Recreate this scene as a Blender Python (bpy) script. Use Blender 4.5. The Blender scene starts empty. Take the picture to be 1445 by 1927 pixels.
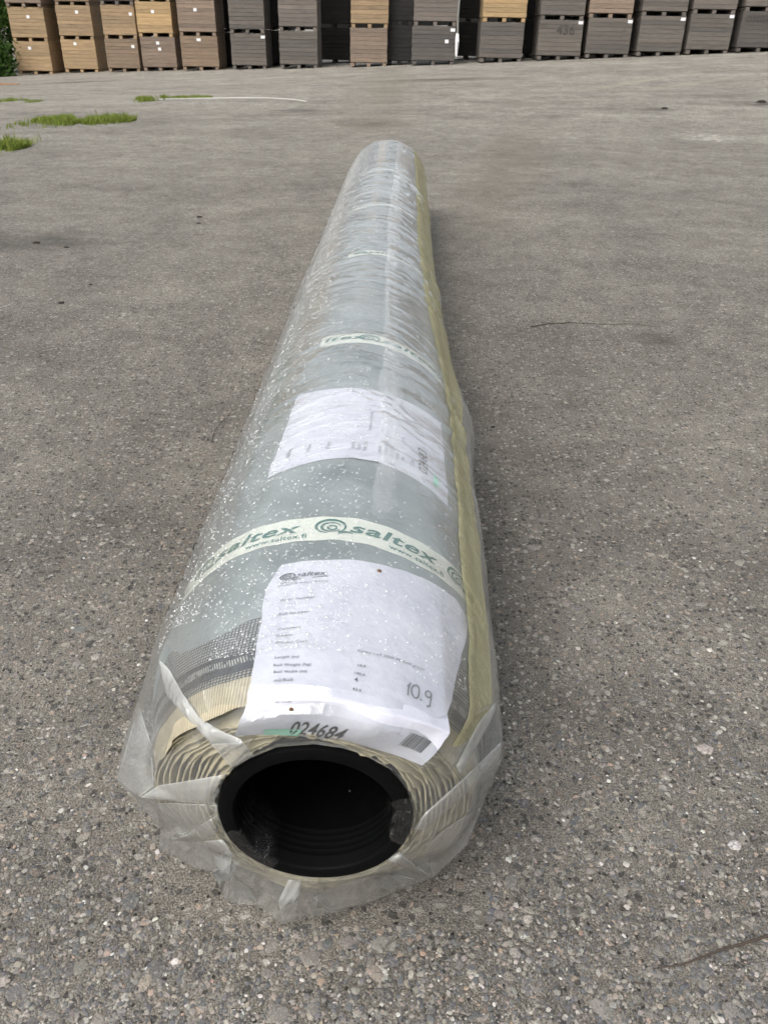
import bpy, bmesh, math, random
import numpy as np
from mathutils import Vector, Matrix
sc = bpy.context.scene
rnd = random.Random(11)
nrg = np.random.default_rng(5)
R_ = math.radians
# ------------------------------------------------------------------ camera
PW, PH = 1445, 1927                       # pixel frame in which the measurements were taken
CH, CX, CY = 0.9068, 0.0800, -0.5052      # camera height and position (m)
PITCH, YAW, ROLL, FPX = 0.54226, -0.0190, 0.0184, 1532.7
fw = Vector((math.sin(YAW)*math.cos(PITCH), math.cos(YAW)*math.cos(PITCH), -math.sin(PITCH)))
r0 = Vector((math.cos(YAW), -math.sin(YAW), 0)); u0 = r0.cross(fw)
rt = math.cos(ROLL)*r0 + math.sin(ROLL)*u0; up = -math.sin(ROLL)*r0 + math.cos(ROLL)*u0
CAM = Vector((CX, CY, CH))
cam = bpy.data.cameras.new('camera'); camo = bpy.data.objects.new('camera', cam)
sc.collection.objects.link(camo); sc.camera = camo
camo.matrix_world = Matrix(((rt.x, up.x, -fw.x, CX), (rt.y, up.y, -fw.y, CY), (rt.z, up.z, -fw.z, CH), (0, 0, 0, 1)))
cam.sensor_fit = 'VERTICAL'; cam.sensor_height = 36; cam.lens = FPX/PH*36
cam.clip_start = 0.02; cam.clip_end = 600
cam.dof.use_dof = True; cam.dof.focus_distance = 1.35; cam.dof.aperture_fstop = 20
# ------------------------------------------------------------------ sky, sun, exposure
SUN_EL, SUN_AZ = R_(52), R_(215)          # azimuth clockwise from +Y: behind the camera, a little left
w = bpy.data.worlds.new('World'); sc.world = w; w.use_nodes = True
nt = w.node_tree; nt.nodes.clear()
sky = nt.nodes.new('ShaderNodeTexSky'); sky.sky_type = 'NISHITA'; sky.sun_disc = False
sky.sun_elevation = SUN_EL; sky.sun_rotation = SUN_AZ; sky.air_density = 1.6; sky.dust_density = 6; sky.ozone_density = 1
hs = nt.nodes.new('ShaderNodeHueSaturation'); hs.inputs['Saturation'].default_value = 0.30
bg = nt.nodes.new('ShaderNodeBackground'); bg.inputs['Strength'].default_value = 0.11
wo = nt.nodes.new('ShaderNodeOutputWorld')
nt.links.new(sky.outputs[0], hs.inputs['Color']); nt.links.new(hs.outputs[0], bg.inputs[0]); nt.links.new(bg.outputs[0], wo.inputs[0])
sl = bpy.data.lights.new('sun', 'SUN'); sl.energy = 1.1; sl.angle = R_(40); sl.color = (1, 0.965, 0.92)
so = bpy.data.objects.new('sun', sl); sc.collection.objects.link(so)
sd = Vector((math.sin(SUN_AZ)*math.cos(SUN_EL), math.cos(SUN_AZ)*math.cos(SUN_EL), math.sin(SUN_EL)))
so.rotation_euler = sd.to_track_quat('Z', 'Y').to_euler(); so.location = sd*30
sc.view_settings.view_transform = 'Standard'; sc.view_settings.look = 'None'
sc.view_settings.exposure = 0.65; sc.view_settings.gamma = 1
sc.cycles.use_adaptive_sampling = True; sc.cycles.adaptive_threshold = 0.04; sc.cycles.max_bounces = 5; sc.cycles.diffuse_bounces = 2; sc.cycles.transparent_max_bounces = 24; sc.cycles.transmission_bounces = 6

# ------------------------------------------------------------------ helpers
def link(o, parent=None):
    sc.collection.objects.link(o)
    if parent is not None: o.parent = parent
    return o
def tag(o, label=None, cat=None, group=None, kind=None):
    for k, v in (('label', label), ('category', cat), ('group', group), ('kind', kind)):
        if v: o[k] = v
    return o
def empty(name, loc=(0, 0, 0), rz=0):
    o = bpy.data.objects.new(name, None); o.location = loc; o.rotation_euler = (0, 0, rz); o.empty_display_size = .1
    return link(o)
def mesh_obj(name, verts, faces, mat, parent=None, smooth=False, uv=None):
    me = bpy.data.meshes.new(name)
    me.from_pydata([tuple(map(float, v)) for v in verts], [], [tuple(map(int, f)) for f in faces])
    if smooth: me.polygons.foreach_set('use_smooth', [True]*len(me.polygons))
    if uv is not None:
        l = me.uv_layers.new(name='UVMap'); vi = np.empty(len(me.loops), int); me.loops.foreach_get('vertex_index', vi)
        l.data.foreach_set('uv', np.asarray(uv, float)[vi].ravel())
    if mat: me.materials.append(mat)
    me.update()
    return link(bpy.data.objects.new(name, me), parent)
def grid_faces(nr, nc, wrap=False, off=0):
    f = []
    for i in range(nr-1):
        for j in range(nc if wrap else nc-1):
            k = (j+1) % nc
            f.append((off+i*nc+j, off+i*nc+k, off+(i+1)*nc+k, off+(i+1)*nc+j))
    return f
def ray(px, py):
    return (fw + rt*((px-PW/2)/FPX) + up*((PH/2-py)/FPX)).normalized()
def at_y(px, py, Y):
    d = ray(px, py); return CAM + d*((Y-CY)/d.y)
def sstep(a, b, x):
    t = np.clip((x-a)/(b-a), 0, 1); return t*t*(3-2*t)
def gz(x, y):                              # the yard: flat at the roll, tilting gently beyond
    return sstep(2.0, 22.0, y)*(0.052*np.clip(x, -16, 16)-0.02)
def at_ground(px, py):
    d = ray(px, py); t = 0.3
    p = CAM+d*(-CH/d.z) if d.z < 0 else CAM
    if d.z < 0 and p.y < 2: return p
    for _ in range(4000):
        p = CAM+d*t
        if p.z <= float(gz(p.x, p.y)): break
        t += max(0.004, (p.z-float(gz(p.x, p.y)))*0.9)
    return p
def project(P):
    d = np.asarray(P, float)-np.array(CAM)
    z = d@np.array(fw)
    return np.stack([PW/2+FPX*(d@np.array(rt))/z, PH/2-FPX*(d@np.array(up))/z], -1)
_lat = nrg.random((64, 64))*2-1
def vnoise(x, y):
    xi = np.floor(x).astype(int); yi = np.floor(y).astype(int); fx = x-xi; fy = y-yi
    fx = fx*fx*(3-2*fx); fy = fy*fy*(3-2*fy)
    g = lambda a, b: _lat[a % 64, b % 64]
    return (g(xi, yi)*(1-fx)+g(xi+1, yi)*fx)*(1-fy)+(g(xi, yi+1)*(1-fx)+g(xi+1, yi+1)*fx)*fy
def fbm(x, y, n=4):
    s = 0; a = 1; t = 0
    for k in range(n):
        s = s+a*vnoise(x*2**k+7.3*k, y*2**k+3.1*k); t += a; a *= .5
    return s/t

# ------------------------------------------------------------------ material helpers
class NT:
    dim = '3D'
    def __init__(s, name):
        s.m = bpy.data.materials.new(name); s.m.use_nodes = True; s.t = s.m.node_tree; s.t.nodes.clear()
        s.out = s.n('ShaderNodeOutputMaterial')
    def n(s, typ, **kw):
        nd = s.t.nodes.new(typ)
        for k, v in kw.items(): setattr(nd, k, v)
        return nd
    def l(s, a, b): s.t.links.new(a, b)
    def set(s, sock, v):
        if isinstance(v, bpy.types.NodeSocket): s.l(v, sock)
        else: sock.default_value = v
    def math(s, op, a, b=0.0, c=None, clamp=False):
        nd = s.n('ShaderNodeMath', operation=op, use_clamp=clamp); s.set(nd.inputs[0], a); s.set(nd.inputs[1], b)
        if c is not None: s.set(nd.inputs[2], c)
        return nd.outputs[0]
    def mix(s, f, a, b, blend='MIX'):
        nd = s.n('ShaderNodeMix', data_type='RGBA', blend_type=blend); s.set(nd.inputs[0], f)
        for i, v in ((6, a), (7, b)):
            if not isinstance(v, bpy.types.NodeSocket) and len(v) == 3: v = (*v, 1)
            s.set(nd.inputs[i], v)
        return nd.outputs[2]
    def ramp(s, f, stops, interp='LINEAR'):
        nd = s.n('ShaderNodeValToRGB'); cr = nd.color_ramp; cr.interpolation = interp
        while len(cr.elements) < len(stops): cr.elements.new(0.5)
        for e, (p, c) in zip(cr.elements, stops):
            e.position = p; e.color = (*c, 1) if not isinstance(c, (int, float)) else (c, c, c, 1)
        s.l(f, nd.inputs[0]); return nd.outputs[0]
    def noise(s, vec, scale, detail=3, rough=.55, out='Fac'):
        nd = s.n('ShaderNodeTexNoise', noise_dimensions=s.dim); s.l(vec, nd.inputs['Vector']); nd.inputs['Scale'].default_value = scale
        nd.inputs['Detail'].default_value = detail; nd.inputs['Roughness'].default_value = rough; return nd.outputs[out]
    def vor(s, vec, scale, rand=1, feature='F1'):
        nd = s.n('ShaderNodeTexVoronoi', feature=feature, voronoi_dimensions=s.dim); s.l(vec, nd.inputs['Vector']); nd.inputs['Scale'].default_value = scale
        nd.inputs['Randomness'].default_value = rand; return nd
    def bump(s, h, strength=.5, dist=.01, normal=None):
        nd = s.n('ShaderNodeBump'); s.l(h, nd.inputs['Height']); nd.inputs['Strength'].default_value = strength
        nd.inputs['Distance'].default_value = dist
        if normal is not None: s.l(normal, nd.inputs['Normal'])
        return nd.outputs[0]
    def bsdf(s, color, rough=.7, normal=None, **kw):
        b = s.n('ShaderNodeBsdfPrincipled')
        if not isinstance(color, bpy.types.NodeSocket) and len(color) == 3: color = (*color, 1)
        s.set(b.inputs['Base Color'], color); s.set(b.inputs['Roughness'], rough)
        if normal is not None: s.l(normal, b.inputs['Normal'])
        for k, v in kw.items(): s.set(b.inputs[k.replace('_', ' ')], v)
        return b.outputs[0]
    def done(s, sh): s.l(sh, s.out.inputs[0]); return s.m
def coords(n, kind='Object'):
    return n.n('ShaderNodeTexCoord').outputs[kind]
def geo_pos(n):
    return n.n('ShaderNodeNewGeometry').outputs['Position']

# ------------------------------------------------------------------ asphalt
def asphalt_material():
    n = NT('weathered_asphalt'); n.dim = '2D'; P = geo_pos(n)
    warp = n.n('ShaderNodeVectorMath', operation='MULTIPLY_ADD')
    n.l(n.noise(P, 90, 0, out='Color'), warp.inputs[0]); warp.inputs[1].default_value = (.006, .006, 0); n.l(P, warp.inputs[2])
    Q = warp.outputs[0]
    fine = n.noise(P, 420, 3, .75)
    col = n.ramp(fine, [(.30, (.058, .053, .046)), (.43, (.18, .166, .146)), (.56, (.285, .266, .236)), (.70, (.48, .455, .41))])
    big = n.ramp(n.noise(P, 3.0, 4, .65), [(.32, .74), (.68, 1.2)])
    col = n.mix(1, col, big, 'MULTIPLY')
    h = n.math('ADD', fine, n.noise(P, 130, 3, .6))
    grit = n.ramp(n.noise(P, 210, 4, .75), [(.40, 0), (.60, 1)])       # binder and dust smeared over the stones
    def stones(scale, thr, size, stops, col, h, amt, hh):
        v = n.vor(Q, scale); sep = n.n('ShaderNodeSeparateColor'); n.l(v.outputs['Color'], sep.inputs[0])
        present = n.math('GREATER_THAN', sep.outputs[0], thr)
        sz = n.math('MULTIPLY_ADD', sep.outputs[1], size*.5, size*.6)
        m = n.math('MULTIPLY', n.math('MULTIPLY_ADD', n.math('SUBTRACT', sz, v.outputs['Distance']), 9.0, 0.0, clamp=True), present)
        c = n.ramp(sep.outputs[2], stops, 'CONSTANT')
        c = n.mix(.6, c, n.ramp(fine, [(.3, .5), (.7, 1.4)]), 'MULTIPLY')
        col = n.mix(n.math('MULTIPLY', n.math('MULTIPLY', m, amt), n.math('MULTIPLY_ADD', grit, -.7, 1)), col, c)
        return col, n.math('ADD', h, n.math('MULTIPLY', m, hh)), m
    pal = [(0, (.17, .16, .148)), (.20, (.105, .102, .1)), (.38, (.23, .215, .195)), (.58, (.31, .292, .265)), (.76, (.35, .31, .265)), (.86, (.50, .475, .43)), (.94, (.72, .70, .66))]
    col, h, _ = stones(360, .30, .45, pal, col, h, .85, .35)
    col, h, _ = stones(140, .45, .42, pal, col, h, .7, .45)
    pal2 = [(0, (.15, .145, .142)), (.32, (.10, .103, .11)), (.58, (.22, .205, .188)), (.8, (.32, .28, .24)), (.92, (.5, .47, .43))]
    col, h, _ = stones(58, .62, .40, pal2, col, h, .7, .5)
    # light chips and dark crumbs that still read at a distance
    vc = n.vor(Q, 88); sc2 = n.n('ShaderNodeSeparateColor'); n.l(vc.outputs['Color'], sc2.inputs[0])
    chip = n.math('MULTIPLY', n.math('LESS_THAN', vc.outputs['Distance'], n.math('MULTIPLY_ADD', sc2.outputs[1], .26, .12)), n.math('GREATER_THAN', sc2.outputs[0], .72))
    col = n.mix(n.math('MULTIPLY', chip, .8), col, n.ramp(sc2.outputs[2], [(0, (.42, .40, .365)), (.5, (.55, .53, .49)), (.85, (.52, .42, .35))], 'CONSTANT'))
    dark = n.math('MULTIPLY', n.math('LESS_THAN', vc.outputs['Distance'], n.math('MULTIPLY_ADD', sc2.outputs[1], .3, .15)), n.math('LESS_THAN', sc2.outputs[0], .2))
    col = n.mix(n.math('MULTIPLY', dark, .75), col, (.055, .053, .052))
    h = n.math('ADD', h, n.math('MULTIPLY', chip, .4))
    vg = n.vor(Q, 40); sg = n.n('ShaderNodeSeparateColor'); n.l(vg.outputs['Color'], sg.inputs[0])
    dg = n.math('ADD', vg.outputs['Distance'], n.math('MULTIPLY_ADD', fine, .3, -.15))
    cg = n.math('MULTIPLY', n.math('LESS_THAN', dg, n.math('MULTIPLY_ADD', sg.outputs[1], .2, .06)), n.math('GREATER_THAN', sg.outputs[0], .62))
    col = n.mix(n.math('MULTIPLY', cg, .72), col, n.ramp(sg.outputs[2], [(0, (.42, .40, .37)), (.35, (.56, .54, .50)), (.6, (.10, .1, .105)), (.8, (.33, .27, .225))], 'CONSTANT'))
    h = n.math('ADD', h, n.math('MULTIPLY', cg, .5))
    # pits: small holes, the shade inside them painted dark
    vp = n.vor(P, 75); sp = n.n('ShaderNodeSeparateColor'); n.l(vp.outputs['Color'], sp.inputs[0])
    pit = n.math('MULTIPLY', n.math('LESS_THAN', vp.outputs['Distance'], .16), n.math('GREATER_THAN', sp.outputs[0], .86))
    h = n.math('SUBTRACT', h, n.math('MULTIPLY', pit, 1.6))
    col = n.mix(n.math('MULTIPLY', pit, .8), col, (.012, .011, .01))
    # dusty sand streaks; paleness growing with distance paints in grazing sky sheen
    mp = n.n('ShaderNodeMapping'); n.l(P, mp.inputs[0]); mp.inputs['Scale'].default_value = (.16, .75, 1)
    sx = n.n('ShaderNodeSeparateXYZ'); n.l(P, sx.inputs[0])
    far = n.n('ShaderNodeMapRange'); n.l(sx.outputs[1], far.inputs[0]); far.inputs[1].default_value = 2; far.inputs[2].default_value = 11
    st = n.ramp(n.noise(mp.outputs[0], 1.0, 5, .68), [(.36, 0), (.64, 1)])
    dust_sheen = n.math('MULTIPLY', n.math('MULTIPLY_ADD', st, .5, .12), far.outputs[0])
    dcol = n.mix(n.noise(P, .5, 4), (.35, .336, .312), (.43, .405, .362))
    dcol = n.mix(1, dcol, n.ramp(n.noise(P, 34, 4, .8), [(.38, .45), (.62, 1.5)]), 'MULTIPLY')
    col = n.mix(dust_sheen, col, dcol)
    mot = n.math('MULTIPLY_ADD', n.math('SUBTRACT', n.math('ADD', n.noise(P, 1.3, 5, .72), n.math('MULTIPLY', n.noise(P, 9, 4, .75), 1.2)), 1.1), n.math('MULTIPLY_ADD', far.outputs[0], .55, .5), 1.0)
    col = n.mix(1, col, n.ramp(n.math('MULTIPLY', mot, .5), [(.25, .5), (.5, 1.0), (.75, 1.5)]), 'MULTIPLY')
    # stains with a place of their own (x, y, half width, half length, darkness, tint)
    grit_far = n.ramp(n.noise(P, 16, 4, .8), [(.47, 0), (.6, 1)])
    stain_noise = n.math('MULTIPLY_ADD', n.noise(P, 5, 4, .7), 1.6, -.8)
    for (x, y, a, b, d, tint, ang) in STAINS:
        off = n.n('ShaderNodeVectorMath', operation='SUBTRACT'); n.l(P, off.inputs[0]); off.inputs[1].default_value = (x, y, 0)
        rot_ = n.n('ShaderNodeVectorRotate', rotation_type='Z_AXIS'); n.l(off.outputs[0], rot_.inputs['Vector']); rot_.inputs['Angle'].default_value = -ang
        scl = n.n('ShaderNodeVectorMath', operation='MULTIPLY'); n.l(rot_.outputs[0], scl.inputs[0]); scl.inputs[1].default_value = (1/a, 1/b, 0)
        ln = n.n('ShaderNodeVectorMath', operation='LENGTH'); n.l(scl.outputs[0], ln.inputs[0])
        rr = n.math('ADD', ln.outputs['Value'], stain_noise)
        k = n.math('MULTIPLY', n.math('SUBTRACT', 1.0, rr, clamp=True), d if tint[0] < .6 else n.math('MULTIPLY', grit_far, d), clamp=True)
        col = n.mix(k, col, tint)
    col = n.mix(1, col, (1.03, 1.015, .985), 'MULTIPLY')
    nm = n.bump(h, 1.0, .0042)
    return n.done(n.bsdf(col, .72, nm, Specular_IOR_Level=.35))
def gp(px, py):
    p = at_ground(px, py); return p.x, p.y
STAINS = []
for (px, py, a, b, d, tint) in [(1240, 206, .35, .35, .8, (.10, .09, .08)), (1040, 219, .45, .35, .7, (.11, .1, .09)),
        (1345, 180, .9, .5, .7, (.11, .1, .09)), (1440, 196, .6, .5, .9, (.08, .072, .066)), (1335, 259, .34, .42, 1.3, (.62, .6, .56)),
        (60, 455, .42, .30, .75, (.06, .057, .055)), (140, 155, 1.3, .35, 1.2, (.08, .07, .06)), (560, 208, .5, .3, .8, (.08, .072, .065)),
        (830, 150, 1.8, .6, .9, (.1, .085, .065)), (700, 235, .5, .5, .7, (.12, .1, .075)), (1240, 640, .1, .12, .6, (.06, .055, .05))]:
    x, y = gp(px, py); STAINS.append((x, y, a, b, d, tint, 0.0))
for (p0, p1, wd, d, tint) in [((1050, 178), (1300, 136), .16, .8, (.40, .375, .30)), ((1170, 176), (1420, 138), .14, .7, (.40, .375, .30)), ((480, 165), (640, 150), .3, .8, (.36, .33, .28)), ((30, 205), (330, 172), .45, .8, (.36, .34, .3)), ((860, 480), (1000, 225), .35, .45, (.2, .17, .13)), ((690, 250), (735, 135), .7, .6, (.21, .185, .145))]:
    a = gp(*p0); b = gp(*p1); STAINS.append(((a[0]+b[0])/2, (a[1]+b[1])/2, math.hypot(b[0]-a[0], b[1]-a[1])*.6, wd, d, tint, math.atan2(b[1]-a[1], b[0]-a[0])))
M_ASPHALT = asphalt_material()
ys = np.concatenate([np.linspace(-6, 2, 12), np.linspace(2.4, 26, 90), np.linspace(28, 200, 40)])
xs = np.concatenate([np.linspace(-90, -18, 16), np.linspace(-16, 16, 81), np.linspace(18, 90, 16)])
gx, gy = np.meshgrid(xs, ys); gv = np.stack([gx, gy, gz(gx, gy)], -1).reshape(-1, 3)
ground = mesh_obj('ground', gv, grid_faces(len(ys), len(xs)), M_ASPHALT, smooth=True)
tag(ground, 'weathered grey brown asphalt yard with exposed aggregate', 'ground', kind='structure')

# stones of the aggregate standing a little proud of the binder
def stone_material():
    n = NT('aggregate_stone'); P = geo_pos(n); oi = n.n('ShaderNodeObjectInfo')
    c = n.mix(1, oi.outputs['Color'], n.ramp(n.noise(P, 500, 4, .7), [(.3, .6), (.7, 1.3)]), 'MULTIPLY')
    c = n.mix(n.ramp(n.noise(P, 230, 4, .75), [(.44, 0), (.6, .85)]), c, n.ramp(n.noise(P, 420, 3, .75), [(.32, (.06, .056, .05)), (.5, (.21, .195, .175)), (.68, (.42, .4, .36))]))
    return n.done(n.bsdf(c, .62, n.bump(n.noise(P, 420, 4, .7), .9, .0022), Specular_IOR_Level=.35))
def grain_material():
    n = NT('aggregate_grain'); P = geo_pos(n); a = n.n('ShaderNodeVertexColor'); a.layer_name = 'Col'
    c = n.mix(1, a.outputs[0], n.ramp(n.noise(P, 600, 3, .7), [(.3, .65), (.7, 1.25)]), 'MULTIPLY')
    return n.done(n.bsdf(c, .65, n.bump(n.noise(P, 1200, 2), .4, .0006), Specular_IOR_Level=.4))
M_STONE = stone_material(); M_GRAIN = grain_material()
STONE_COL = [((.11, .112, .118), 6), ((.14, .14, .14), 5), ((.20, .188, .172), 6), ((.27, .25, .225), 5), ((.31, .27, .23), 2), ((.40, .38, .345), 1.8), ((.33, .25, .2), .5), ((.54, .52, .49), .6), ((.075, .074, .076), 2)]
def stone_shape(seed, sides=9):
    r = random.Random(seed); v = []; base = []
    el = r.uniform(.5, .95)
    for k in range(sides):
        a = 2*math.pi*(k+r.uniform(-.25, .25))/sides; base.append((math.cos(a)*r.uniform(.82, 1.1), math.sin(a)*el*r.uniform(.82, 1.1)))
    for s, z in ((1.06, -.25), (1, .02), (.74, .2)):
        for (x, y) in base: v.append((x*s, y*s, z*r.uniform(.8, 1.1)))
    v.append((0, 0, .25)); f = []
    for i in range(2):
        for k in range(sides): f.append((i*sides+k, i*sides+(k+1) % sides, (i+1)*sides+(k+1) % sides, (i+1)*sides+k))
    for k in range(sides): f.append((2*sides+k, 2*sides+(k+1) % sides, 3*sides))
    return v, f
shapes = [stone_shape(s) for s in range(10)]
small_shapes = [stone_shape(50+s, 6) for s in range(8)]
stone_meshes = []
for v, f in shapes:
    me = bpy.data.meshes.new('stone'); me.from_pydata(v, [], f); me.polygons.foreach_set('use_smooth', [True]*len(f)); me.materials.append(M_STONE); stone_meshes.append(me)
def pick_col():
    t = rnd.uniform(0, sum(k for _, k in STONE_COL))
    for c, k in STONE_COL:
        t -= k
        if t <= 0: break
    j = rnd.uniform(.85, 1.15); return tuple(min(.8, x*j*rnd.uniform(.96, 1.04)) for x in c)
def under_roll(x, y): return abs(x-.0) < .20 and y > .06
cnt = 0
while cnt < 280:
    px, py = rnd.uniform(-20, 1465), 1950-1000*rnd.random()**1.5
    p = at_ground(px, py)
    if under_roll(p.x, p.y): continue
    s = rnd.choice([.004, .005, .0055, .006, .007, .008, .0095, .012])*rnd.uniform(.8, 1.15)
    o = bpy.data.objects.new('stone', stone_meshes[cnt % 10]); o.location = (p.x, p.y, .0004)
    o.rotation_euler = (rnd.uniform(-.06, .06), rnd.uniform(-.06, .06), rnd.uniform(0, 6.28)); o.scale = (s, s, s*.26)
    o.color = (*pick_col(), 1); link(o, ground); cnt += 1
gv, gf, gc = [], [], []
N_GRAIN = 22000
for k in range(N_GRAIN):
    px = rnd.uniform(-30, 1475); py = 1960-1500*rnd.random()**1.25
    p = at_ground(px, py)
    if under_roll(p.x, p.y): continue
    v, f = small_shapes[k % 8]; s = min(.0055, abs(rnd.gauss(.0006, .0012))+.0011); a = rnd.uniform(0, 6.28); ca, sa = math.cos(a)*s, math.sin(a)*s
    o = len(gv); hz = rnd.uniform(.3, .9)*s; z0 = float(gz(p.x, p.y))
    gv += [(p.x+x*ca-y*sa, p.y+x*sa+y*ca, z0+.0004+z*hz) for x, y, z in v]; gf += [tuple(i+o for i in q) for q in f]; gc += [pick_col()]*len(v)
gr = mesh_obj('aggregate', gv, gf, M_GRAIN, ground); gr['kind'] = 'stuff'
ca_ = gr.data.color_attributes.new('Col', 'FLOAT_COLOR', 'POINT'); ca_.data.foreach_set('color', np.c_[np.array(gc), np.ones(len(gc))].ravel())

# ------------------------------------------------------------------ the turf roll
RR, ZC, LEN = 0.2024, 0.2024, 4.03          # radius, axis height, length
PX0, PZ0, PR = 0.0098, 0.255, 0.0929        # core pipe centre at the near end and its outer radius
def cyl(phi, y, r):                        # the roll is wound a little slimmer towards its far end
    y = y+0*phi; k = sstep(.5, 2.2, y); q = 1-.055*k
    return np.stack([r*q*np.sin(phi)-.021*k, y, ZC*q+r*q*np.cos(phi)], -1)
roll = empty('turf_roll', (0, 0, 0))
tag(roll, 'long roll of artificial turf in clear wet plastic around a black core pipe', 'turf roll')
def y_end(phi):
    a = np.abs((phi+np.pi) % (2*np.pi)-np.pi)
    return np.interp(a, np.radians([0, 20, 45, 70, 90, 135, 180]), [.010, .012, .034, .058, .074, .088, .078])+.003*np.sin(5*phi+1)

# --- materials of the roll
def mat_pipe():
    n = NT('black_plastic'); P = geo_pos(n)
    return n.done(n.bsdf((.004, .0042, .0046), n.ramp(n.noise(P, 60, 3), [(.3, .42), (.7, .6)]), n.bump(n.noise(P, 300, 2), .06, .001), Specular_IOR_Level=.04))
def mat_weave():
    n = NT('woven_backing'); uv = coords(n, 'UV')
    v = n.vor(uv, 250, 0.05); dot = n.math('LESS_THAN', v.outputs['Distance'], .33)
    base = n.mix(n.noise(uv, 30, 3), (.035, .038, .042), (.075, .08, .085))
    c = n.mix(n.math('MULTIPLY', dot, .8), base, (.42, .43, .43))
    return n.done(n.bsdf(c, .6, n.bump(v.outputs['Distance'], .5, .0015)))
def mat_stripe():
    n = NT('stitched_stripe'); uv = coords(n, 'UV')
    sx = n.n('ShaderNodeSeparateXYZ'); n.l(uv, sx.inputs[0])
    t = n.math('FRACT', n.math('MULTIPLY', n.math('ADD', sx.outputs[0], n.math('MULTIPLY', sx.outputs[1], .35)), 330))
    zig = n.math('LESS_THAN', t, .5)
    w_ = n.math('ADD', sx.outputs[1], n.math('MULTIPLY', n.noise(uv, 60, 2), .004))
    inb = n.math('MULTIPLY', n.math('GREATER_THAN', w_, 10.058), n.math('LESS_THAN', w_, 10.067))
    vv = n.vor(uv, 250, .05); chk = n.math('MULTIPLY', n.math('LESS_THAN', vv.outputs['Distance'], .36), n.math('LESS_THAN', w_, 10.046))
    c = n.mix(n.math('MULTIPLY', zig, n.math('MULTIPLY', inb, n.ramp(n.noise(uv, 120, 2), [(.35, 0), (.5, .85)]))), (.022, .026, .034), (.5, .5, .48))
    c = n.mix(n.math('MULTIPLY', chk, .7), c, (.42, .4, .33))
    return n.done(n.bsdf(c, .6, n.bump(n.noise(uv, 400, 2), .3, .001)))
def mat_selvedge():
    n = NT('cream_selvedge'); uv = coords(n, 'UV')
    wv = n.n('ShaderNodeTexWave', wave_type='BANDS', bands_direction='X'); n.l(uv, wv.inputs[0]); wv.inputs['Scale'].default_value = 95; wv.inputs['Distortion'].default_value = .8; wv.inputs['Detail Scale'].default_value = 3
    c = n.mix(wv.outputs['Fac'], (.36, .31, .205), (.60, .545, .41))
    c = n.mix(1, c, n.ramp(n.noise(uv, 25, 3), [(.3, .8), (.7, 1.1)]), 'MULTIPLY')
    return n.done(n.bsdf(c, .75, n.bump(wv.outputs['Fac'], .6, .0015)))
def mat_layer():
    n = NT('turf_layer_edge'); uv = coords(n, 'UV'); P = geo_pos(n)
    c = n.mix(n.noise(P, 35, 3), (.40, .345, .215), (.66, .60, .43))
    return n.done(n.bsdf(c, .8, n.bump(n.noise(P, 320, 3), .6, .0015)))
M_PIPE, M_WEAVE, M_STRIPE, M_SELV, M_LAYER = mat_pipe(), mat_weave(), mat_stripe(), mat_selvedge(), mat_layer()

# --- core pipe
nA = 128; A = np.linspace(0, 2*np.pi, nA, endpoint=False)
ri = PR-.0155
prof = [(PR, 4.06), (PR, .011), (PR-.0012, .0085), (PR-.0022, .0080), (ri+.0022, .0080), (ri+.0012, .0086), (ri, .011)]
for k in range(5):
    y0 = .022+k*.008; prof += [(ri, y0), (ri-.0004, y0+.0008), (ri-.0004, y0+.0022), (ri, y0+.003)]
prof += [(ri, .30), (ri, 4.06), (.001, 4.062)]
def pipe_c(y): t = np.clip(y/1.2, 0, 1); return PX0*(1-t), PZ0+(ZC-PZ0)*t
V = []
for r, y in prof:
    cx, cz = pipe_c(y); V += [(cx+r*math.sin(a), y, cz+r*math.cos(a)) for a in A]
core = mesh_obj('core_pipe', V, grid_faces(len(prof), nA, True), M_PIPE, roll, smooth=True)
core['label'] = 'open black plastic core pipe'
for p in core.data.polygons: pass
core.data.set_sharp_from_angle(angle=R_(35))

# --- turf backing (outer sheet), with stripe and cream selvedge near the end
nB = 192; PHI = np.linspace(-np.pi, np.pi, nB)
def shell(name, ylo, yhi, r, mat, nrow, wob=0, thick=None, lift=None):
    V, UV = [], []
    for i in range(nrow):
        t = i/(nrow-1)
        y = (1-t)*ylo(PHI)+t*yhi(PHI)
        rr = r+wob*np.sin(PHI*7+3*t)*(1-t)+(lift(t, PHI) if lift else 0)
        rr = rr-.034*(1-sstep(-.02, .16, y-y_end(PHI)))*sstep(14, 62, np.abs(np.degrees(PHI)))
        V.append(cyl(PHI, y, rr)); UV.append(np.stack([PHI*RR, 10+y-y_end(PHI)], -1))
    return mesh_obj(name, np.concatenate(V), grid_faces(nrow, nB), mat, roll, True, np.concatenate(UV))
ruff = lambda t, ph: (1-t)*(-.005+.005*fbm(ph*4, ph*0+2.2, 3))
shell('selvedge', lambda p: y_end(p), lambda p: y_end(p)+.034, RR-.0006, M_SELV, 5, lift=ruff)
shell('stitched_stripe', lambda p: y_end(p)+.034, lambda p: y_end(p)+.072, RR-.0004, M_STRIPE, 4)
shell('woven_backing', lambda p: y_end(p)+.072, lambda p: LEN+0*p, RR, M_WEAVE, 200)
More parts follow.
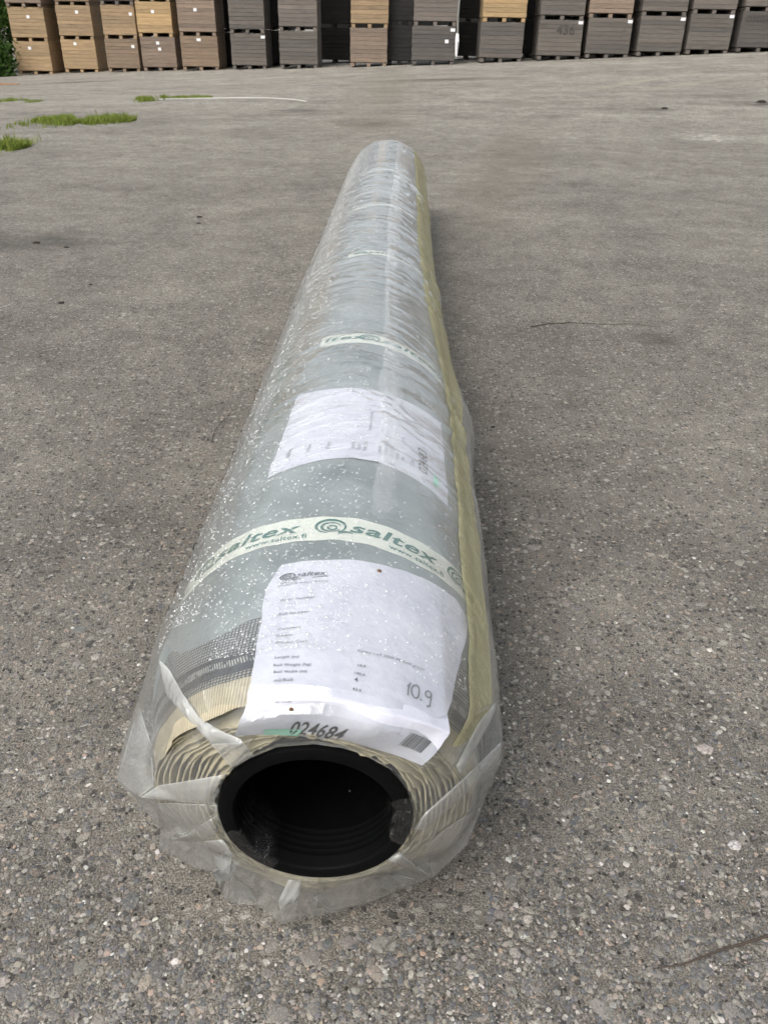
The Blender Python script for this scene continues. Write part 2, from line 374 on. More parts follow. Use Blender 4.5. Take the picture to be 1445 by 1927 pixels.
# inner windings: each layer a ruffled band between the pipe and the outer sheet
nL = 12
for k in range(nL):
    t = (k+.5)/nL; r_in = PR+.004+(RR-.032-PR-.004)*(k/nL); r_out = PR+.002+(RR-.032-PR-.004)*((k+.5)/nL)
    V, UV = [], []
    ph = PHI
    cx, cz = PX0*(1-t), PZ0+(ZC-PZ0)*t
    ru = .0045*fbm(ph*2.3+k*.25, ph*0+k*.45, 3)+.0022*fbm(ph*11+k, ph*0+k*2.3, 2)*np.clip(.5+1.5*fbm(ph*1.7+k*.2, ph*0+7, 2), 0, 1.4)+.010*t*np.clip(np.cos(ph), 0, 1)**2
    ye = .016*(1-t)+(y_end(ph)+.006)*t+.007*fbm(ph*2.2+k*3.7, ph*0+k, 3)+.004*fbm(ph*11, ph*0+k*4.1, 2)
    for (rr, dy) in ((r_in, .13), (r_in, .004), (r_in+.0015, 0), (r_out-.0015, 0), (r_out, .004), (r_out, .13)):
        V.append(np.stack([cx+(rr+ru)*np.sin(ph), ye+dy, cz+(rr+ru)*np.cos(ph)], -1)); UV.append(np.stack([ph*rr, 0*ph+dy], -1))
    mesh_obj('turf_layer', np.concatenate(V), grid_faces(6, nB), M_LAYER, roll, True, np.concatenate(UV))
# pale greenish inner wrap covering the backing up to a ragged edge near the end
def mat_inner():
    n = NT('inner_wrap'); P = geo_pos(n)
    c = n.mix(n.ramp(n.noise(P, 9, 4, .6), [(.35, 0), (.65, 1)]), (.18, .215, .22), (.34, .38, .39))
    b = n.bsdf(c, .45, n.bump(n.noise(P, 45, 3), .15, .004))
    tr = n.n('ShaderNodeBsdfTransparent'); m = n.n('ShaderNodeMixShader'); m.inputs[0].default_value = .9
    n.l(tr.outputs[0], m.inputs[1]); n.l(b, m.inputs[2]); return n.done(m.outputs[0])
M_INNER = mat_inner()
shell('inner_wrap', lambda p: y_end(p)+.105+.028*fbm(p*3.3+2, p*0+4, 4), lambda p: LEN+.004+0*p, RR+.0005, M_INNER, 200)

# ------------------------------------------------------------------ clear film wrapped round the roll
COLS = [  # outer pixel + depth plane, crease pixel + depth plane, angle on the pipe rim
 ((470,1300,.030),(470,1398,-.004),-38), ((395,1310,.05),(440,1400,.008),-48), ((298,1242,.145),(400,1386,.025),-55), ((272,1335,.125),(392,1412,.045),-62),
 ((236,1390,.115),(330,1445,.055),-70), ((219,1466,.115),(266,1501,.055),-84), ((258,1507,.115),(335,1528,.065),-92), ((302,1560,.105),(345,1570,.048),-102),
 ((300,1595,.105),(362,1592,.062),-110), ((361,1632,.105),(386,1585,.045),-116), ((403,1640,.09),(410,1628,.055),-124), ((424,1697,.075),(428,1662,.045),-131),
 ((485,1705,.07),(490,1675,.058),-146), ((532,1738,.046),(527,1690,.028),-168), ((556,1731,.052),(553,1690,.026),-175), ((620,1720,.06),(622,1684,.052),-190),
 ((690,1700,.07),(683,1670,.042),-205), ((790,1660,.095),(742,1642,.062),-224), ((815,1652,.085),(772,1622,.036),-232), ((880,1590,.105),(812,1588,.062),-245),
 ((915,1500,.115),(850,1522,.042),-258), ((943,1430,.115),(872,1480,.058),-270), ((946,1390,.12),(862,1452,.066),-281), ((930,1325,.14),(856,1432,.048),-293),
 ((893,1345,.085),(834,1440,.018),-303), ((855,1330,.06),(806,1442,-.002),-314)]
Oc, Mc, Ic, Fc = [], [], [], []
for (ox, oy, oY), (mx, my, mY), psi in COLS:
    O = at_y(ox, oy, oY); O.z = max(O.z, .006); M_ = at_y(mx, my, mY); M_.z = max(M_.z, .006)
    Oc.append(np.array(O)); Mc.append(np.array(M_)); s = R_(psi)
    Ic.append(np.array((PX0+(PR+.0012)*math.sin(s), .0135, PZ0+(PR+.0012)*math.cos(s))))
    Fc.append(math.degrees(math.atan2(O.x, O.z-ZC)))
for phd, psi in ((38, -335), (24, -346), (10, -360), (-4, -380)):   # over the label
    ph = np.array(R_(phd)); Oc.append(cyl(ph, np.array(.035), RR+.0085)); s = R_(psi)
    I = np.array((PX0+(PR+.0012)*math.sin(s), .0135, PZ0+(PR+.0012)*math.cos(s))); Ic.append(I)
    Mc.append(.45*Oc[-1]+.55*I+np.array((.004*math.sin(phd), -.010, .016))); Fc.append(phd)
# unwrap body angles so that they run down monotonically from the first column
Fu = [Fc[0]]
for a in Fc[1:]:
    while a > Fu[-1]-1.0: a -= 360
    while a < Fu[-1]-200: a += 360
    if a > Fu[-1]-1.5: a = Fu[-1]-1.5
    Fu.append(a)
nC = len(Fu); SUB = 10
Oc.append(Oc[0]); Mc.append(Mc[0]); Ic.append(Ic[0]); Fu.append(Fu[0]-360)
tt = np.arange(nC*SUB)/SUB; idx = np.arange(nC+1)
soft = np.floor(tt)+(tt-np.floor(tt))
interp = lambda arr: np.stack([np.interp(soft, idx, np.array(arr)[:, k]) for k in range(3)], -1)
Oa, Ma, Ia = interp(Oc), interp(Mc), interp(Ic); Fa = np.radians(np.interp(tt, idx, Fu))
nF = len(tt)
def film_r(phi, y):
    ph = np.degrees((phi+np.pi) % (2*np.pi)-np.pi)
    left = ph < 0; a = np.abs(ph)
    xs_ = np.where(left, .219+.006*fbm(y*1.3+3, y*0+1), .2095+.014*np.exp(-((y-.98)/.13)**2)*2.0+.004*fbm(y*2.1, y*0+5))
    r_line = np.minimum(xs_/np.maximum(np.abs(np.sin(np.radians(ph))), .05), (ZC-.005)/np.maximum(-np.cos(np.radians(ph)), .05))
    r_line = np.minimum(r_line, RR+.045)
    k = sstep(58, 98, a)
    r = (RR+.0055)*(1-k)+r_line*k
    # wrinkles: rings pulled across the roll, broken up by noise
    u = np.radians(ph)*RR
    dens = (1-.62*sstep(5, -25, ph))*np.clip(.25+1.1*fbm(y*1.7+11, u*2+4)+.9*np.exp(-((y-.85)/.22)**2)+.4*np.exp(-((y-.5)/.2)**2)+.5*sstep(1.0, 1.8, y), .05, 1.3)*np.where(y < .26, .35, 1)
    q = y*1+.28*u*np.sign(u)*.6+.05*fbm(y*5, u*7)
    wr = np.abs(fbm(q*13, u*2.2+3.3*fbm(y*2, u*3), 2))
    ridge = (1-np.clip(wr*3.0, 0, 1))**2
    ridge2 = (1-np.clip(np.abs(fbm(q*27+5, u*3.1+2.5*fbm(y*3+4, u*4), 2))*3.2, 0, 1))**2
    up_ = 1-sstep(70, 110, a)
    r = r+up_*dens*(.0048*ridge+.0034*ridge2*(.35+.65*sstep(-15, 20, ph))+.0008*fbm(q*45, u*7, 2))+.002*fbm(y*6, u*8)*up_
    r = r+(1-up_)*.006*fbm(y*9, u*11+9)
    # long overlap edge of the sheet along the crown, and a slack fold on the left shoulder
    r = r+.0022*np.exp(-((ph-(15-2*fbm(y*2.2, y*0)))/1.6)**2)*sstep(.3, .5, y)+.002*sstep(14, 17, ph)*(1-sstep(52, 60, ph))*sstep(.3, .5, y)
    r = r+.004*np.exp(-((ph+36+6*fbm(y*3, y*0+9))/5)**2)*(sstep(.3, .45, y)-sstep(.62, .8, y))
    r = np.maximum(r, RR+.0035)
    onlab = sstep(-20, -14, ph)*(1-sstep(50, 58, ph))*(1-sstep(.24, .30, y))
    return r+.0022*onlab
Y0 = .255
ybody = np.concatenate([np.linspace(Y0, 1.2, 240), np.linspace(1.2055, 2.2, 170), np.linspace(2.207, 4.03, 190)])
rows = []
u_ = np.arange(nF)*1.0
# rim tucked behind, crease, outer edge, shoulder, body
def wr_end(t, amp): return amp*(fbm(np.array(u_*.23+3*t), np.array(u_*0+t*7), 3))
front = []
for t in np.linspace(0, 1, 14): front.append((1-t)*Ia+t*Ma)
for t in np.linspace(0, 1, 12)[1:]: front.append((1-t)*Ma+t*Oa)
B0 = cyl(Fa, np.full(nF, Y0), film_r(Fa, np.full(nF, Y0)))
for t in np.linspace(0, 1, 34)[1:-1]:
    s = (1-t)*Oa+t*B0
    # keep outside the roll
    v = s-np.array([0, 0, ZC]); v[:, 1] = 0; rr = np.linalg.norm(v, axis=1); need = np.maximum(RR+.0042-.034*(1-sstep(-.02, .16, s[:, 1]-y_end(Fa)))*sstep(14, 62, np.abs(np.degrees((Fa+np.pi) % (2*np.pi)-np.pi)))+.0022*sstep(-20, -14, np.degrees((Fa+np.pi) % (2*np.pi)-np.pi))*(1-sstep(50, 58, np.degrees((Fa+np.pi) % (2*np.pi)-np.pi)))-rr, 0)
    need = np.where(s[:, 1] > y_end(Fa)-.01, need, 0)
    s = s+v/rr[:, None]*need[:, None]; front.append(s)
front = np.array(front)
# small crumples of the gathered end
nrm = front-np.array([PX0, .18, PZ0]); nrm /= np.linalg.norm(nrm, axis=2, keepdims=True)
ii, jj = np.meshgrid(np.arange(len(front)), np.arange(nF), indexing='ij')
env = np.sin(np.clip(ii/24, 0, 1)*np.pi)[..., None]*.8+.15*(ii > 2)[..., None]
crumple = (.0030*fbm(ii*.16+5, jj*.11, 2)+.0035*(1-np.clip(np.abs(fbm(ii*.1+jj*.05, jj*.13+9, 2))*4, 0, 1)))[..., None]
topk = ((np.degrees(Fa)+15) % 360)[None, :, None]   # quieter over the label
quiet = np.where(topk < 62, .45, 1)
front = front+nrm*crumple*env*quiet
# the film stays outside the wound layers: pushed forward off the end or outward off the flank, whichever is nearer
for _ in range(2):
    tl = np.full(front.shape[:2], .8)
    for _k in range(12):
        cx_, cz_ = PX0*(1-tl), PZ0+(ZC-PZ0)*tl; dd = np.hypot(front[..., 0]-cx_, front[..., 2]-cz_); tl = np.clip((dd-PR)/(RR-.03*sstep(14, 62, np.abs(np.degrees(np.arctan2(front[..., 0], front[..., 2]-ZC))))-PR), 0, 1.6)
    phv = np.arctan2(front[..., 0], front[..., 2]-ZC); rv = np.hypot(front[..., 0], front[..., 2]-ZC)
    ysurf = .016*(1-tl)+(y_end(phv)+.006)*np.minimum(tl, 1)-.010
    lab_ = sstep(-22, -15, np.degrees(phv))*(1-sstep(48, 58, np.degrees(phv)))
    ysurf = ysurf-.007*lab_*sstep(.2, .5, tl)
    rmin = RR+.0045+.0024*lab_-.034*(1-sstep(-.02, .16, front[..., 1]-y_end(phv)))*sstep(14, 62, np.abs(np.degrees(phv)))
    dy = front[..., 1]-ysurf; dr_ = rmin-rv; bad = (dy > 0) & (dr_ > 0) & (ii > 1)
    fwd = bad & (dy <= dr_*1.3); out_ = bad & ~fwd
    front[..., 1] = np.where(fwd, ysurf, front[..., 1])
    k_ = np.where(out_, rmin/np.maximum(rv, 1e-6), 1); front[..., 0] *= k_; front[..., 2] = ZC+(front[..., 2]-ZC)*k_
front[..., 2] = np.maximum(front[..., 2], .0035)
body = []
for y in ybody:
    p = cyl(Fa, np.full(nF, y), film_r(Fa, np.full(nF, y))); p[:, 2] = np.maximum(p[:, 2], .0035); body.append(p)
body = np.array(body)
farc = []
for t in np.linspace(0, 1, 10)[1:]:
    ps = body[-1]*(1-t)+t*(np.array([0, 4.10, ZC])+.3*(body[-1]-np.array([0, 4.03, ZC]))*(1+.25*np.sin(Fa*17))[:, None]); ps[:, 1] = 4.03+.09*math.sin(t*1.57)+.012*np.sin(Fa*13)*t; farc.append(ps)
FILM = np.concatenate([front, body, np.array(farc)])
nRow = len(FILM)
FN = np.zeros_like(FILM)
du = np.gradient(FILM, axis=0); dv = np.roll(FILM, -1, 1)-np.roll(FILM, 1, 1)
FN = np.cross(dv, du); FN /= np.linalg.norm(FN, axis=2, keepdims=True)+1e-12
if (FN[300, :]*(FILM[300]-np.array([0, FILM[300, 0, 1], ZC]))).sum() < 0: FN = -FN
def mat_film():
    n = NT('clear_film'); uv = coords(n, 'UV'); P = geo_pos(n)
    sx = n.n('ShaderNodeSeparateXYZ'); n.l(uv, sx.inputs[0]); ph, y = sx.outputs[0], sx.outputs[1]
    def rng(v, a, b, lo=0., hi=1.):
        m = n.n('ShaderNodeMapRange', interpolation_type='SMOOTHSTEP'); n.l(v, m.inputs[0])
        for i, q in enumerate((a, b, lo, hi)): m.inputs[1+i].default_value = q
        return m.outputs[0]
    wob = n.math('ADD', y, n.math('MULTIPLY_ADD', n.noise(P, 14, 3), .09, -.045))
    fog = rng(wob, .125, .19)                       # moisture trapped inside the film away from the open end
    dbl = n.math('MULTIPLY', n.math('MULTIPLY', rng(ph, .24, .29), rng(ph, .95, .82)), rng(y, .3, .45))   # double layer
    sp_ = n.n('ShaderNodeSeparateXYZ'); n.l(P, sp_.inputs[0]); milk = n.math('ADD', rng(sp_.outputs[2], .33, .12, .0, .06), .05)
    milk = n.math('ADD', milk, n.math('MULTIPLY', rng(y, 1.0, 3.4), .13))
    milk = n.math('ADD', milk, n.math('MULTIPLY', n.math('MULTIPLY', dbl, n.math('MULTIPLY_ADD', n.noise(P, 7, 4, .65), 1.6, .2)), n.math('MULTIPLY_ADD', rng(y, .8, 3.0), .14, .10)))
    milk = n.math('ADD', milk, n.math('MULTIPLY', n.math('MULTIPLY_ADD', n.noise(P, 30, 4, .6), 1, -.5), n.math('MULTIPLY_ADD', fog, .06, .07)))
    band = n.math('MULTIPLY', n.math('MULTIPLY', rng(n.math('ADD', ph, n.math('MULTIPLY_ADD', n.noise(P, 6, 2), .12, -.06)), .235, .25), rng(ph, .42, .33)), rng(y, .30, .36))
    milk = n.math('ADD', milk, n.math('MULTIPLY', band, .2))
    cmb = n.n('ShaderNodeCombineXYZ'); n.l(n.math('MULTIPLY', ph, 3.5), cmb.inputs[0]); n.l(n.math('MULTIPLY', n.math('ADD', y, n.math('MULTIPLY', n.math('ABSOLUTE', ph), .09)), 48), cmb.inputs[1])
    sheen_streak = n.ramp(n.noise(cmb.outputs[0], 1.0, 4, .65), [(.5, 0), (.72, 1)])  # wrinkle sheen painted in as milky streaks
    milk = n.math('ADD', milk, n.math('MULTIPLY', n.math('MULTIPLY', sheen_streak, rng(ph, -.5, .3, .35, 1.)), n.math('MULTIPLY', rng(y, .5, .75), .16)))
    lw = n.n('ShaderNodeLayerWeight'); lw.inputs[0].default_value = .35
    milk = n.math('MULTIPLY_ADD', lw.outputs['Facing'], .13, milk, clamp=True)
    hgt = n.math('ADD', n.noise(P, 110, 4, .6), n.math('MULTIPLY', n.noise(P, 30, 3), .8))
    nm = n.bump(hgt, .16, .004)
    dif = n.n('ShaderNodeBsdfDiffuse'); dif.inputs[0].default_value = (.84, .87, .89, 1); n.l(nm, dif.inputs['Normal'])
    trl = n.n('ShaderNodeBsdfTranslucent'); trl.inputs[0].default_value = (.84, .865, .87, 1)
    sc_ = n.n('ShaderNodeMixShader'); sc_.inputs[0].default_value = .35; n.l(dif.outputs[0], sc_.inputs[1]); n.l(trl.outputs[0], sc_.inputs[2])
    tr = n.n('ShaderNodeBsdfTransparent'); tr.inputs[0].default_value = (.95, .96, .955, 1)
    m1 = n.n('ShaderNodeMixShader'); n.l(milk, m1.inputs[0]); n.l(tr.outputs[0], m1.inputs[1]); n.l(sc_.outputs[0], m1.inputs[2])
    gl = n.n('ShaderNodeBsdfGlossy'); gl.inputs[0].default_value = (1, 1, 1, 1); gl.inputs['Roughness'].default_value = .09; n.l(nm, gl.inputs['Normal'])
    fr = n.n('ShaderNodeFresnel'); n.l(n.math('MULTIPLY_ADD', n.n('ShaderNodeNewGeometry').outputs['Backfacing'], 1/1.5-1.5, 1.5), fr.inputs[0]); n.l(nm, fr.inputs['Normal'])
    m2 = n.n('ShaderNodeMixShader'); n.l(n.math('MINIMUM', n.math('MULTIPLY', fr.outputs[0], 2.0), .55), m2.inputs[0]); n.l(m1.outputs[0], m2.inputs[1]); n.l(gl.outputs[0], m2.inputs[2])
    return n.done(m2.outputs[0])
M_FILM = mat_film()
phw = (Fa+np.pi) % (2*np.pi)-np.pi
rowy = np.concatenate([np.full(25, .03), np.linspace(.03, Y0, 34)[1:-1], ybody, np.full(9, 4.06)])[:nRow]
UVf = np.stack(np.broadcast_arrays(phw[None, :], FILM[..., 1]), -1).reshape(-1, 2)
film = mesh_obj('plastic_wrap', FILM.reshape(-1, 3), [f[::-1] for f in grid_faces(nRow, nF, True)], M_FILM, roll, True, UVf)
film['label'] = 'clear wet plastic film with gathered end'
film.data.set_sharp_from_angle(angle=R_(32))
FaS = Fa[::-1]                             # ascending angles for look-ups
def film_at(phi, row):                      # position and normal on the film
    p = phi
    while p > Fa[0]: p -= 2*np.pi
    while p < Fa[-1]: p += 2*np.pi
    j = np.interp(p, FaS, np.arange(nF)[::-1]); j0 = int(j) % nF; j1 = (j0+1) % nF; f = j-int(j)
    i0 = min(int(row), nRow-2); g = row-i0
    P = (FILM[i0, j0]*(1-f)+FILM[i0, j1]*f)*(1-g)+(FILM[i0+1, j0]*(1-f)+FILM[i0+1, j1]*f)*g
    N = FN[i0, j0]; return P, N
def row_of(y): return len(front)+np.interp(y, ybody, np.arange(len(ybody))) if y >= Y0 else np.interp(y, [.03, Y0], [25, len(front)])

# ------------------------------------------------------------------ lettering
def text_mesh(s, shear=0, offset=0, size=1):
    cu = bpy.data.curves.new('t', 'FONT'); cu.body = s; cu.size = size; cu.shear = shear; cu.offset = offset; cu.resolution_u = 3; cu.space_character = 1.06
    ob = bpy.data.objects.new('t', cu); sc.collection.objects.link(ob)
    dg = bpy.context.evaluated_depsgraph_get(); dg.update()
    me = bpy.data.meshes.new_from_object(ob.evaluated_get(dg))
    bm = bmesh.new(); bm.from_mesh(me); bmesh.ops.triangulate(bm, faces=bm.faces)
    v = np.array([(a.co.x, a.co.y) for a in bm.verts]).reshape(-1, 2); bm.verts.index_update()
    f = [tuple(x.index for x in q.verts) for q in bm.faces]; bm.free()
    bpy.data.objects.remove(ob); bpy.data.curves.remove(cu); bpy.data.meshes.remove(me)
    return v, f
def ribbon(pts, wid):
    pts = np.array(pts, float); d = np.gradient(pts, axis=0); d /= np.linalg.norm(d, axis=1, keepdims=True); nn = np.stack([-d[:, 1], d[:, 0]], -1)*np.array(wid)[:, None]*.5
    v = np.concatenate([pts+nn, pts-nn]); m = len(pts)
    return v, [(i, i+1, m+i+1, m+i) for i in range(m-1)]
def merge(items):
    V, F, o = [], [], 0
    for v, f in items: V.append(np.asarray(v, float).reshape(-1, 2)); F += [tuple(i+o for i in q) for q in f]; o += len(V[-1])
    return np.concatenate(V), F
def swirl(cx, cy, s):
    it = []
    def arc(r, a0, a1, w0, w1, el=.82, dx=0, dy=0):
        a = np.radians(np.linspace(a0, a1, 40)); k = np.linspace(0, 1, 40)
        p = np.stack([cx+s*(dx+r*np.cos(a)), cy+s*(dy+r*el*np.sin(a))], -1); wd = s*(w0+(w1-w0)*np.sin(k*np.pi)); it.append(ribbon(p, wd))
    arc(1.0, -52, 262, .06, .26); arc(.66, 20, 330, .06, .2, dx=.06, dy=-.08); arc(.3, 0, 360, .15, .15, dx=.12, dy=-.16)
    a = np.linspace(0, 1, 20); it.append(ribbon(np.stack([cx+s*(.55+a*1.0), cy+s*(-.72+.1*np.sin(a*3))], -1), s*(.26*(1-a)+.1)))
    return merge(it)
def place_text(s, x, y, h, shear=0, offset=0, width=None):
    v, f = text_mesh(s, shear, offset); k = h/.7; v = v*k
    if width: v[:, 0] *= width/max(v[:, 0].max(), 1e-6)
    return v+np.array([x, y]), f
def flat_ink(name, col, rough=.5):
    n = NT(name); return n.done(n.bsdf(col, rough))
M_GREEN = flat_ink('green_ink', (.0, .12, .095)); M_GREY = flat_ink('grey_ink', (.06, .06, .075)); M_BLACK = flat_ink('black_ink', (.025, .025, .03)); M_PEN = flat_ink('pencil_mark', (.1, .1, .105)); M_MINT = flat_ink('mint_smudge', (.35, .75, .58))
M_INKLT = flat_ink('light_ink', (.16, .16, .19))

# ------------------------------------------------------------------ printed packing tape round the roll
def mat_tape():
    n = NT('cream_tape'); P = geo_pos(n)
    c = n.mix(n.noise(P, 60, 4, .7), (.74, .765, .69), (.85, .87, .80))
    b = n.bsdf(c, .4, n.bump(n.noise(P, 160, 3), .2, .001))
    tr = n.n('ShaderNodeBsdfTransparent'); m = n.n('ShaderNodeMixShader'); m.inputs[0].default_value = .93
    n.l(tr.outputs[0], m.inputs[1]); n.l(b, m.inputs[2]); return n.done(m.outputs[0])
M_TAPE = mat_tape()
RT = RR+.0010
def tape(yc, wid, ph0, ph1, bands, skew=0, web=True, narrow=None):
    a = np.radians(np.linspace(ph0, ph1, max(12, int((ph1-ph0)/2)))); rows = []
    ylo = lambda p: yc-wid/2+skew*p+.0015*np.sin(p*9)
    for t in np.linspace(0, 1, 4): rows.append(cyl(a, ylo(a)+wid*t+.0008*np.sin(a*31+t*9), RT))
    tp = mesh_obj('packing_tape', np.concatenate(rows), grid_faces(4, len(a)), M_TAPE, roll, True)
    it = []
    for start in bands:                     # metres along the girth where a logo begins
        h = wid*.36
        it.append(swirl(start+wid*.36, wid*.56, wid*.34)); it.append(place_text('saltex', start+wid*.78, wid*.38, wid*.40, .22, .02, wid*2.3))
        if web: it.append(place_text('www.saltex.fi', start+wid*1.75, wid*.12, wid*.17, 0, .014, wid*1.5))
    if not it: return tp
    V, F = merge(it)
    keep = [f for f in F if all(R_(ph0)+.02 < V[i, 0]/RT < R_(ph1)-.02 for i in f)]
    ph = V[:, 0]/RT; P = cyl(ph, ylo(ph)+V[:, 1], RT+.0006)
    # drop unused vertices
    us = sorted({i for f in keep for i in f}); mp = {i: k for k, i in enumerate(us)}
    if us: mesh_obj('lettering', P[us], [tuple(mp[i] for i in f) for f in keep], M_GREEN, tp)
    return tp
g = lambda deg: R_(deg)*RT
tape(.287, .050, -178, 120, [g(-100), g(-52), g(-4), g(44), g(92)])['label'] = 'cream tape with green print nearest the open end'
tape(.957, .055, -19.5, 62, [g(-42), g(1), g(47)], skew=.0, web=False)['label'] = 'cream tape with green print in the middle of the roll'
tape(1.665, .045, -15, 62, [g(-38), g(-10), g(22), g(54)], skew=.05, web=False)
tape(2.345, .03, -28, 62, [], skew=.08)
tape(3.10, .03, -18, 62, [], skew=.05)

# ------------------------------------------------------------------ paper labels under the film
def mat_paper():
    n = NT('damp_paper'); P = geo_pos(n)
    c = n.mix(n.ramp(n.noise(P, 22, 4), [(.4, 0), (.7, 1)]), (.68, .69, .77), (.57, .58, .68))
    return n.done(n.bsdf(c, .75, n.bump(n.noise(P, 34, 4), .5, .005)))
M_PAPER = mat_paper()
class Label:
    def __init__(s, W, H, fn, label):
        s.W, s.H, s.fn = W, H, fn
        nu, nv = 97, 121
        U, Vv = np.meshgrid(np.linspace(0, 1, nu), np.linspace(0, 1, nv)); P = fn(U, Vv, 0)
        s.o = mesh_obj('paper_label', P.reshape(-1, 3), grid_faces(nv, nu), M_PAPER, roll, True); s.o['label'] = label
        U, Vv = np.meshgrid(np.linspace(0, 1, 161), np.linspace(0, 1, 161)); s.U, s.V = U, Vv; s.px = project(fn(U, Vv, 0).reshape(-1, 3)).reshape(161, 161, 2)
    def uv(s, x, y):
        k = np.argmin((s.px[..., 0]-x)**2+(s.px[..., 1]-y)**2); i, j = divmod(int(k), 161); return s.U[i, j], s.V[i, j]
    def ink(s, name, items, mat):           # items in metres on the sheet, origin bottom left
        V, F = merge(items); P = s.fn(V[:, 0]/s.W, 1-V[:, 1]/s.H, .0011); return mesh_obj(name, P, F, mat, s.o)
    def line(s, txt, x0, x1, y, hpx=None, offset=.004):   # text between two pixels of the baseline
        u0, v0 = s.uv(x0, y); u1, v1 = s.uv(x1, y); w_ = abs(u1-u0)*s.W
        v, f = text_mesh(txt, 0, offset); k = w_/v[:, 0].max(); v = v*k
        return v+np.array([u0*s.W, (1-v0)*s.H]), f
def tear(u, v): return .012*fbm(u*5+v*3, v*6)
def label_near(U, V, d):
    jag = .5*fbm(V*9+3, V*0+1, 3)*(U < .02)+.8*fbm(V*7, V*0+6, 3)*(U > .98)
    fl = -15.5+4.5*np.clip(V, 0, 1); fr_ = 54-22*np.clip(V, 0, .62)
    ph = np.radians(fl+U*(fr_-fl)+jag)
    top = .214+.034*U-.04*np.clip((.045-U)/.045, 0, 1)-.02*np.clip((U-.9)/.1, 0, 1)+.002*fbm(U*8, U*0+2, 3)*(V < .02)
    y = top*(1-V)-.066*V; yt = y_end(ph)-.004
    ov = np.maximum(yt-y, 0)               # length past the roll end: bends down towards the pipe
    P = cyl(ph, np.maximum(y, yt), RR+.0018+d+.0030*np.clip(fbm(U*3.2+1, V*3.6+5, 3)+.15, 0, 1)*sstep(0, .25, V))
    psi = np.radians(-36+U*92)
    rl = PR*(1.05+.24*(2*U-1)**2)
    Rim = np.stack([PX0+rl*np.sin(psi), .016+0*psi, PZ0+rl*np.cos(psi)], -1)
    t = np.clip(ov/(yt+.066), 0, 1)[..., None]; bul = np.sin(t*np.pi)*.007
    N = np.stack([np.sin(ph)*.5, 0*ph-.8, np.cos(ph)*.5], -1)
    Q = P*(1-t)+Rim*t+N*(bul+.004*np.sin(U*11+1)[..., None]*t*(1-t)*4+d*1.2)
    return np.where(ov[..., None] > 0, Q, P)
L1 = Label(.2108, .297, label_near, 'white paper label with 024684 and a barcode')
T = L1.line
items = [T('Order Number', 525, 590, 1133), T('Roll Number', 523, 580, 1160), T('Customer', 521, 565, 1188), T('Object', 520, 550, 1201), T('Product Code', 519, 579, 1212),
         T('Length (m)', 516, 563, 1242), T('Roll Weight (kg)', 514, 585, 1256), T('Roll Width (m)', 514, 577, 1270), T('m2/Roll', 515, 550, 1284), T('Color', 516, 537, 1297), T('ID Code', 518, 549, 1325),
         T('Saltex turf 2000 PE field green', 672, 806, 1228, offset=0), T('10,9', 669, 688, 1255), T('190,6', 664, 686, 1271), T('4', 666, 672, 1285), T('43,6', 663, 681, 1300)]
for q_ in items: L1.ink('printed_line', [q_], M_GREY)
u0, v0 = L1.uv(526, 1095)
L1.ink('logo', [swirl(u0*L1.W+.0075, (1-v0)*L1.H+.0055, .0068), place_text('saltex', u0*L1.W+.0155, (1-v0)*L1.H+.0025, .008, .25, .01, .028), ribbon([(u0*L1.W+.006, (1-v0)*L1.H-.001), (u0*L1.W+.045, (1-v0)*L1.H+.0005)], [.0012, .0012]),
       place_text('Saltex Oy', u0*L1.W, (1-v0)*L1.H-.006, .0028), place_text('product of Alajärvi Finland', u0*L1.W, (1-v0)*L1.H-.0105, .0028)], M_GREY)
v_, f_ = T('024684', 541, 651, 1380, offset=.02); v_[:, 1] = v_[:, 1].min()+(v_[:, 1]-v_[:, 1].min())*2.1
L1.ink('roll_number', [(v_, f_)], M_BLACK)
u0, v0 = L1.uv(763, 1310); u1, v1 = L1.uv(822, 1310); hw = (u1-u0)*L1.W
def stroke(pts, w_): return ribbon(pts, [w_]*len(pts))
bx, by = u0*L1.W, (1-v0)*L1.H
el = lambda cx, cy, a, b, a0=0, a1=360: [(bx+cx+a*math.cos(R_(t)), by+cy+b*math.sin(R_(t))) for t in np.linspace(a0, a1, 26)]
L1.ink('handwritten_figures', [stroke([(bx+.001, by+.011), (bx+.0035, by+.0175), (bx+.0028, by+.0085), (bx+.002, by+.0)], .0016), stroke(el(.0108, .009, .0045, .0085, 100, 470), .0016),
       stroke(el(.0175, .001, .0006, .0006), .0010), stroke(el(.0262, .0125, .0035, .0042, 20, 380), .0016), stroke([(bx+.0297, by+.0145), (bx+.0298, by+.006), (bx+.0285, by-.001), (bx+.0262, by-.0035), (bx+.0245, by-.003)], .0016)], M_PEN)
u0, v0 = L1.uv(750, 1402); u1, v1 = L1.uv(802, 1402); bw = (u1-u0)*L1.W; x = u0*L1.W; y = (1-v0)*L1.H; it = []
r2 = random.Random(4); xe = x+bw; 
while x < xe:
    wd = r2.choice([.0004, .0006, .0010, .0014]); it.append(([(x, y), (x+wd, y), (x+wd, y+.030), (x, y+.030)], [(0, 1, 2, 3)])); x += wd+r2.choice([.0005, .0008, .0011])
L1.ink('barcode', it, M_BLACK)
u0, v0 = L1.uv(497, 1402); u1, v1 = L1.uv(560, 1402); x0, x1 = u0*L1.W, u1*L1.W; y = (1-v0)*L1.H
def gridrect(x0, y0, x1, y1, n=8):
    v = [(x0+(x1-x0)*i/n, yy) for yy in (y0, (y0+y1)/2, y1) for i in range(n+1)]; return v, grid_faces(3, n+1)
L1.ink('green_sticker', [gridrect(x0, y, x1, y+.015)], M_MINT)
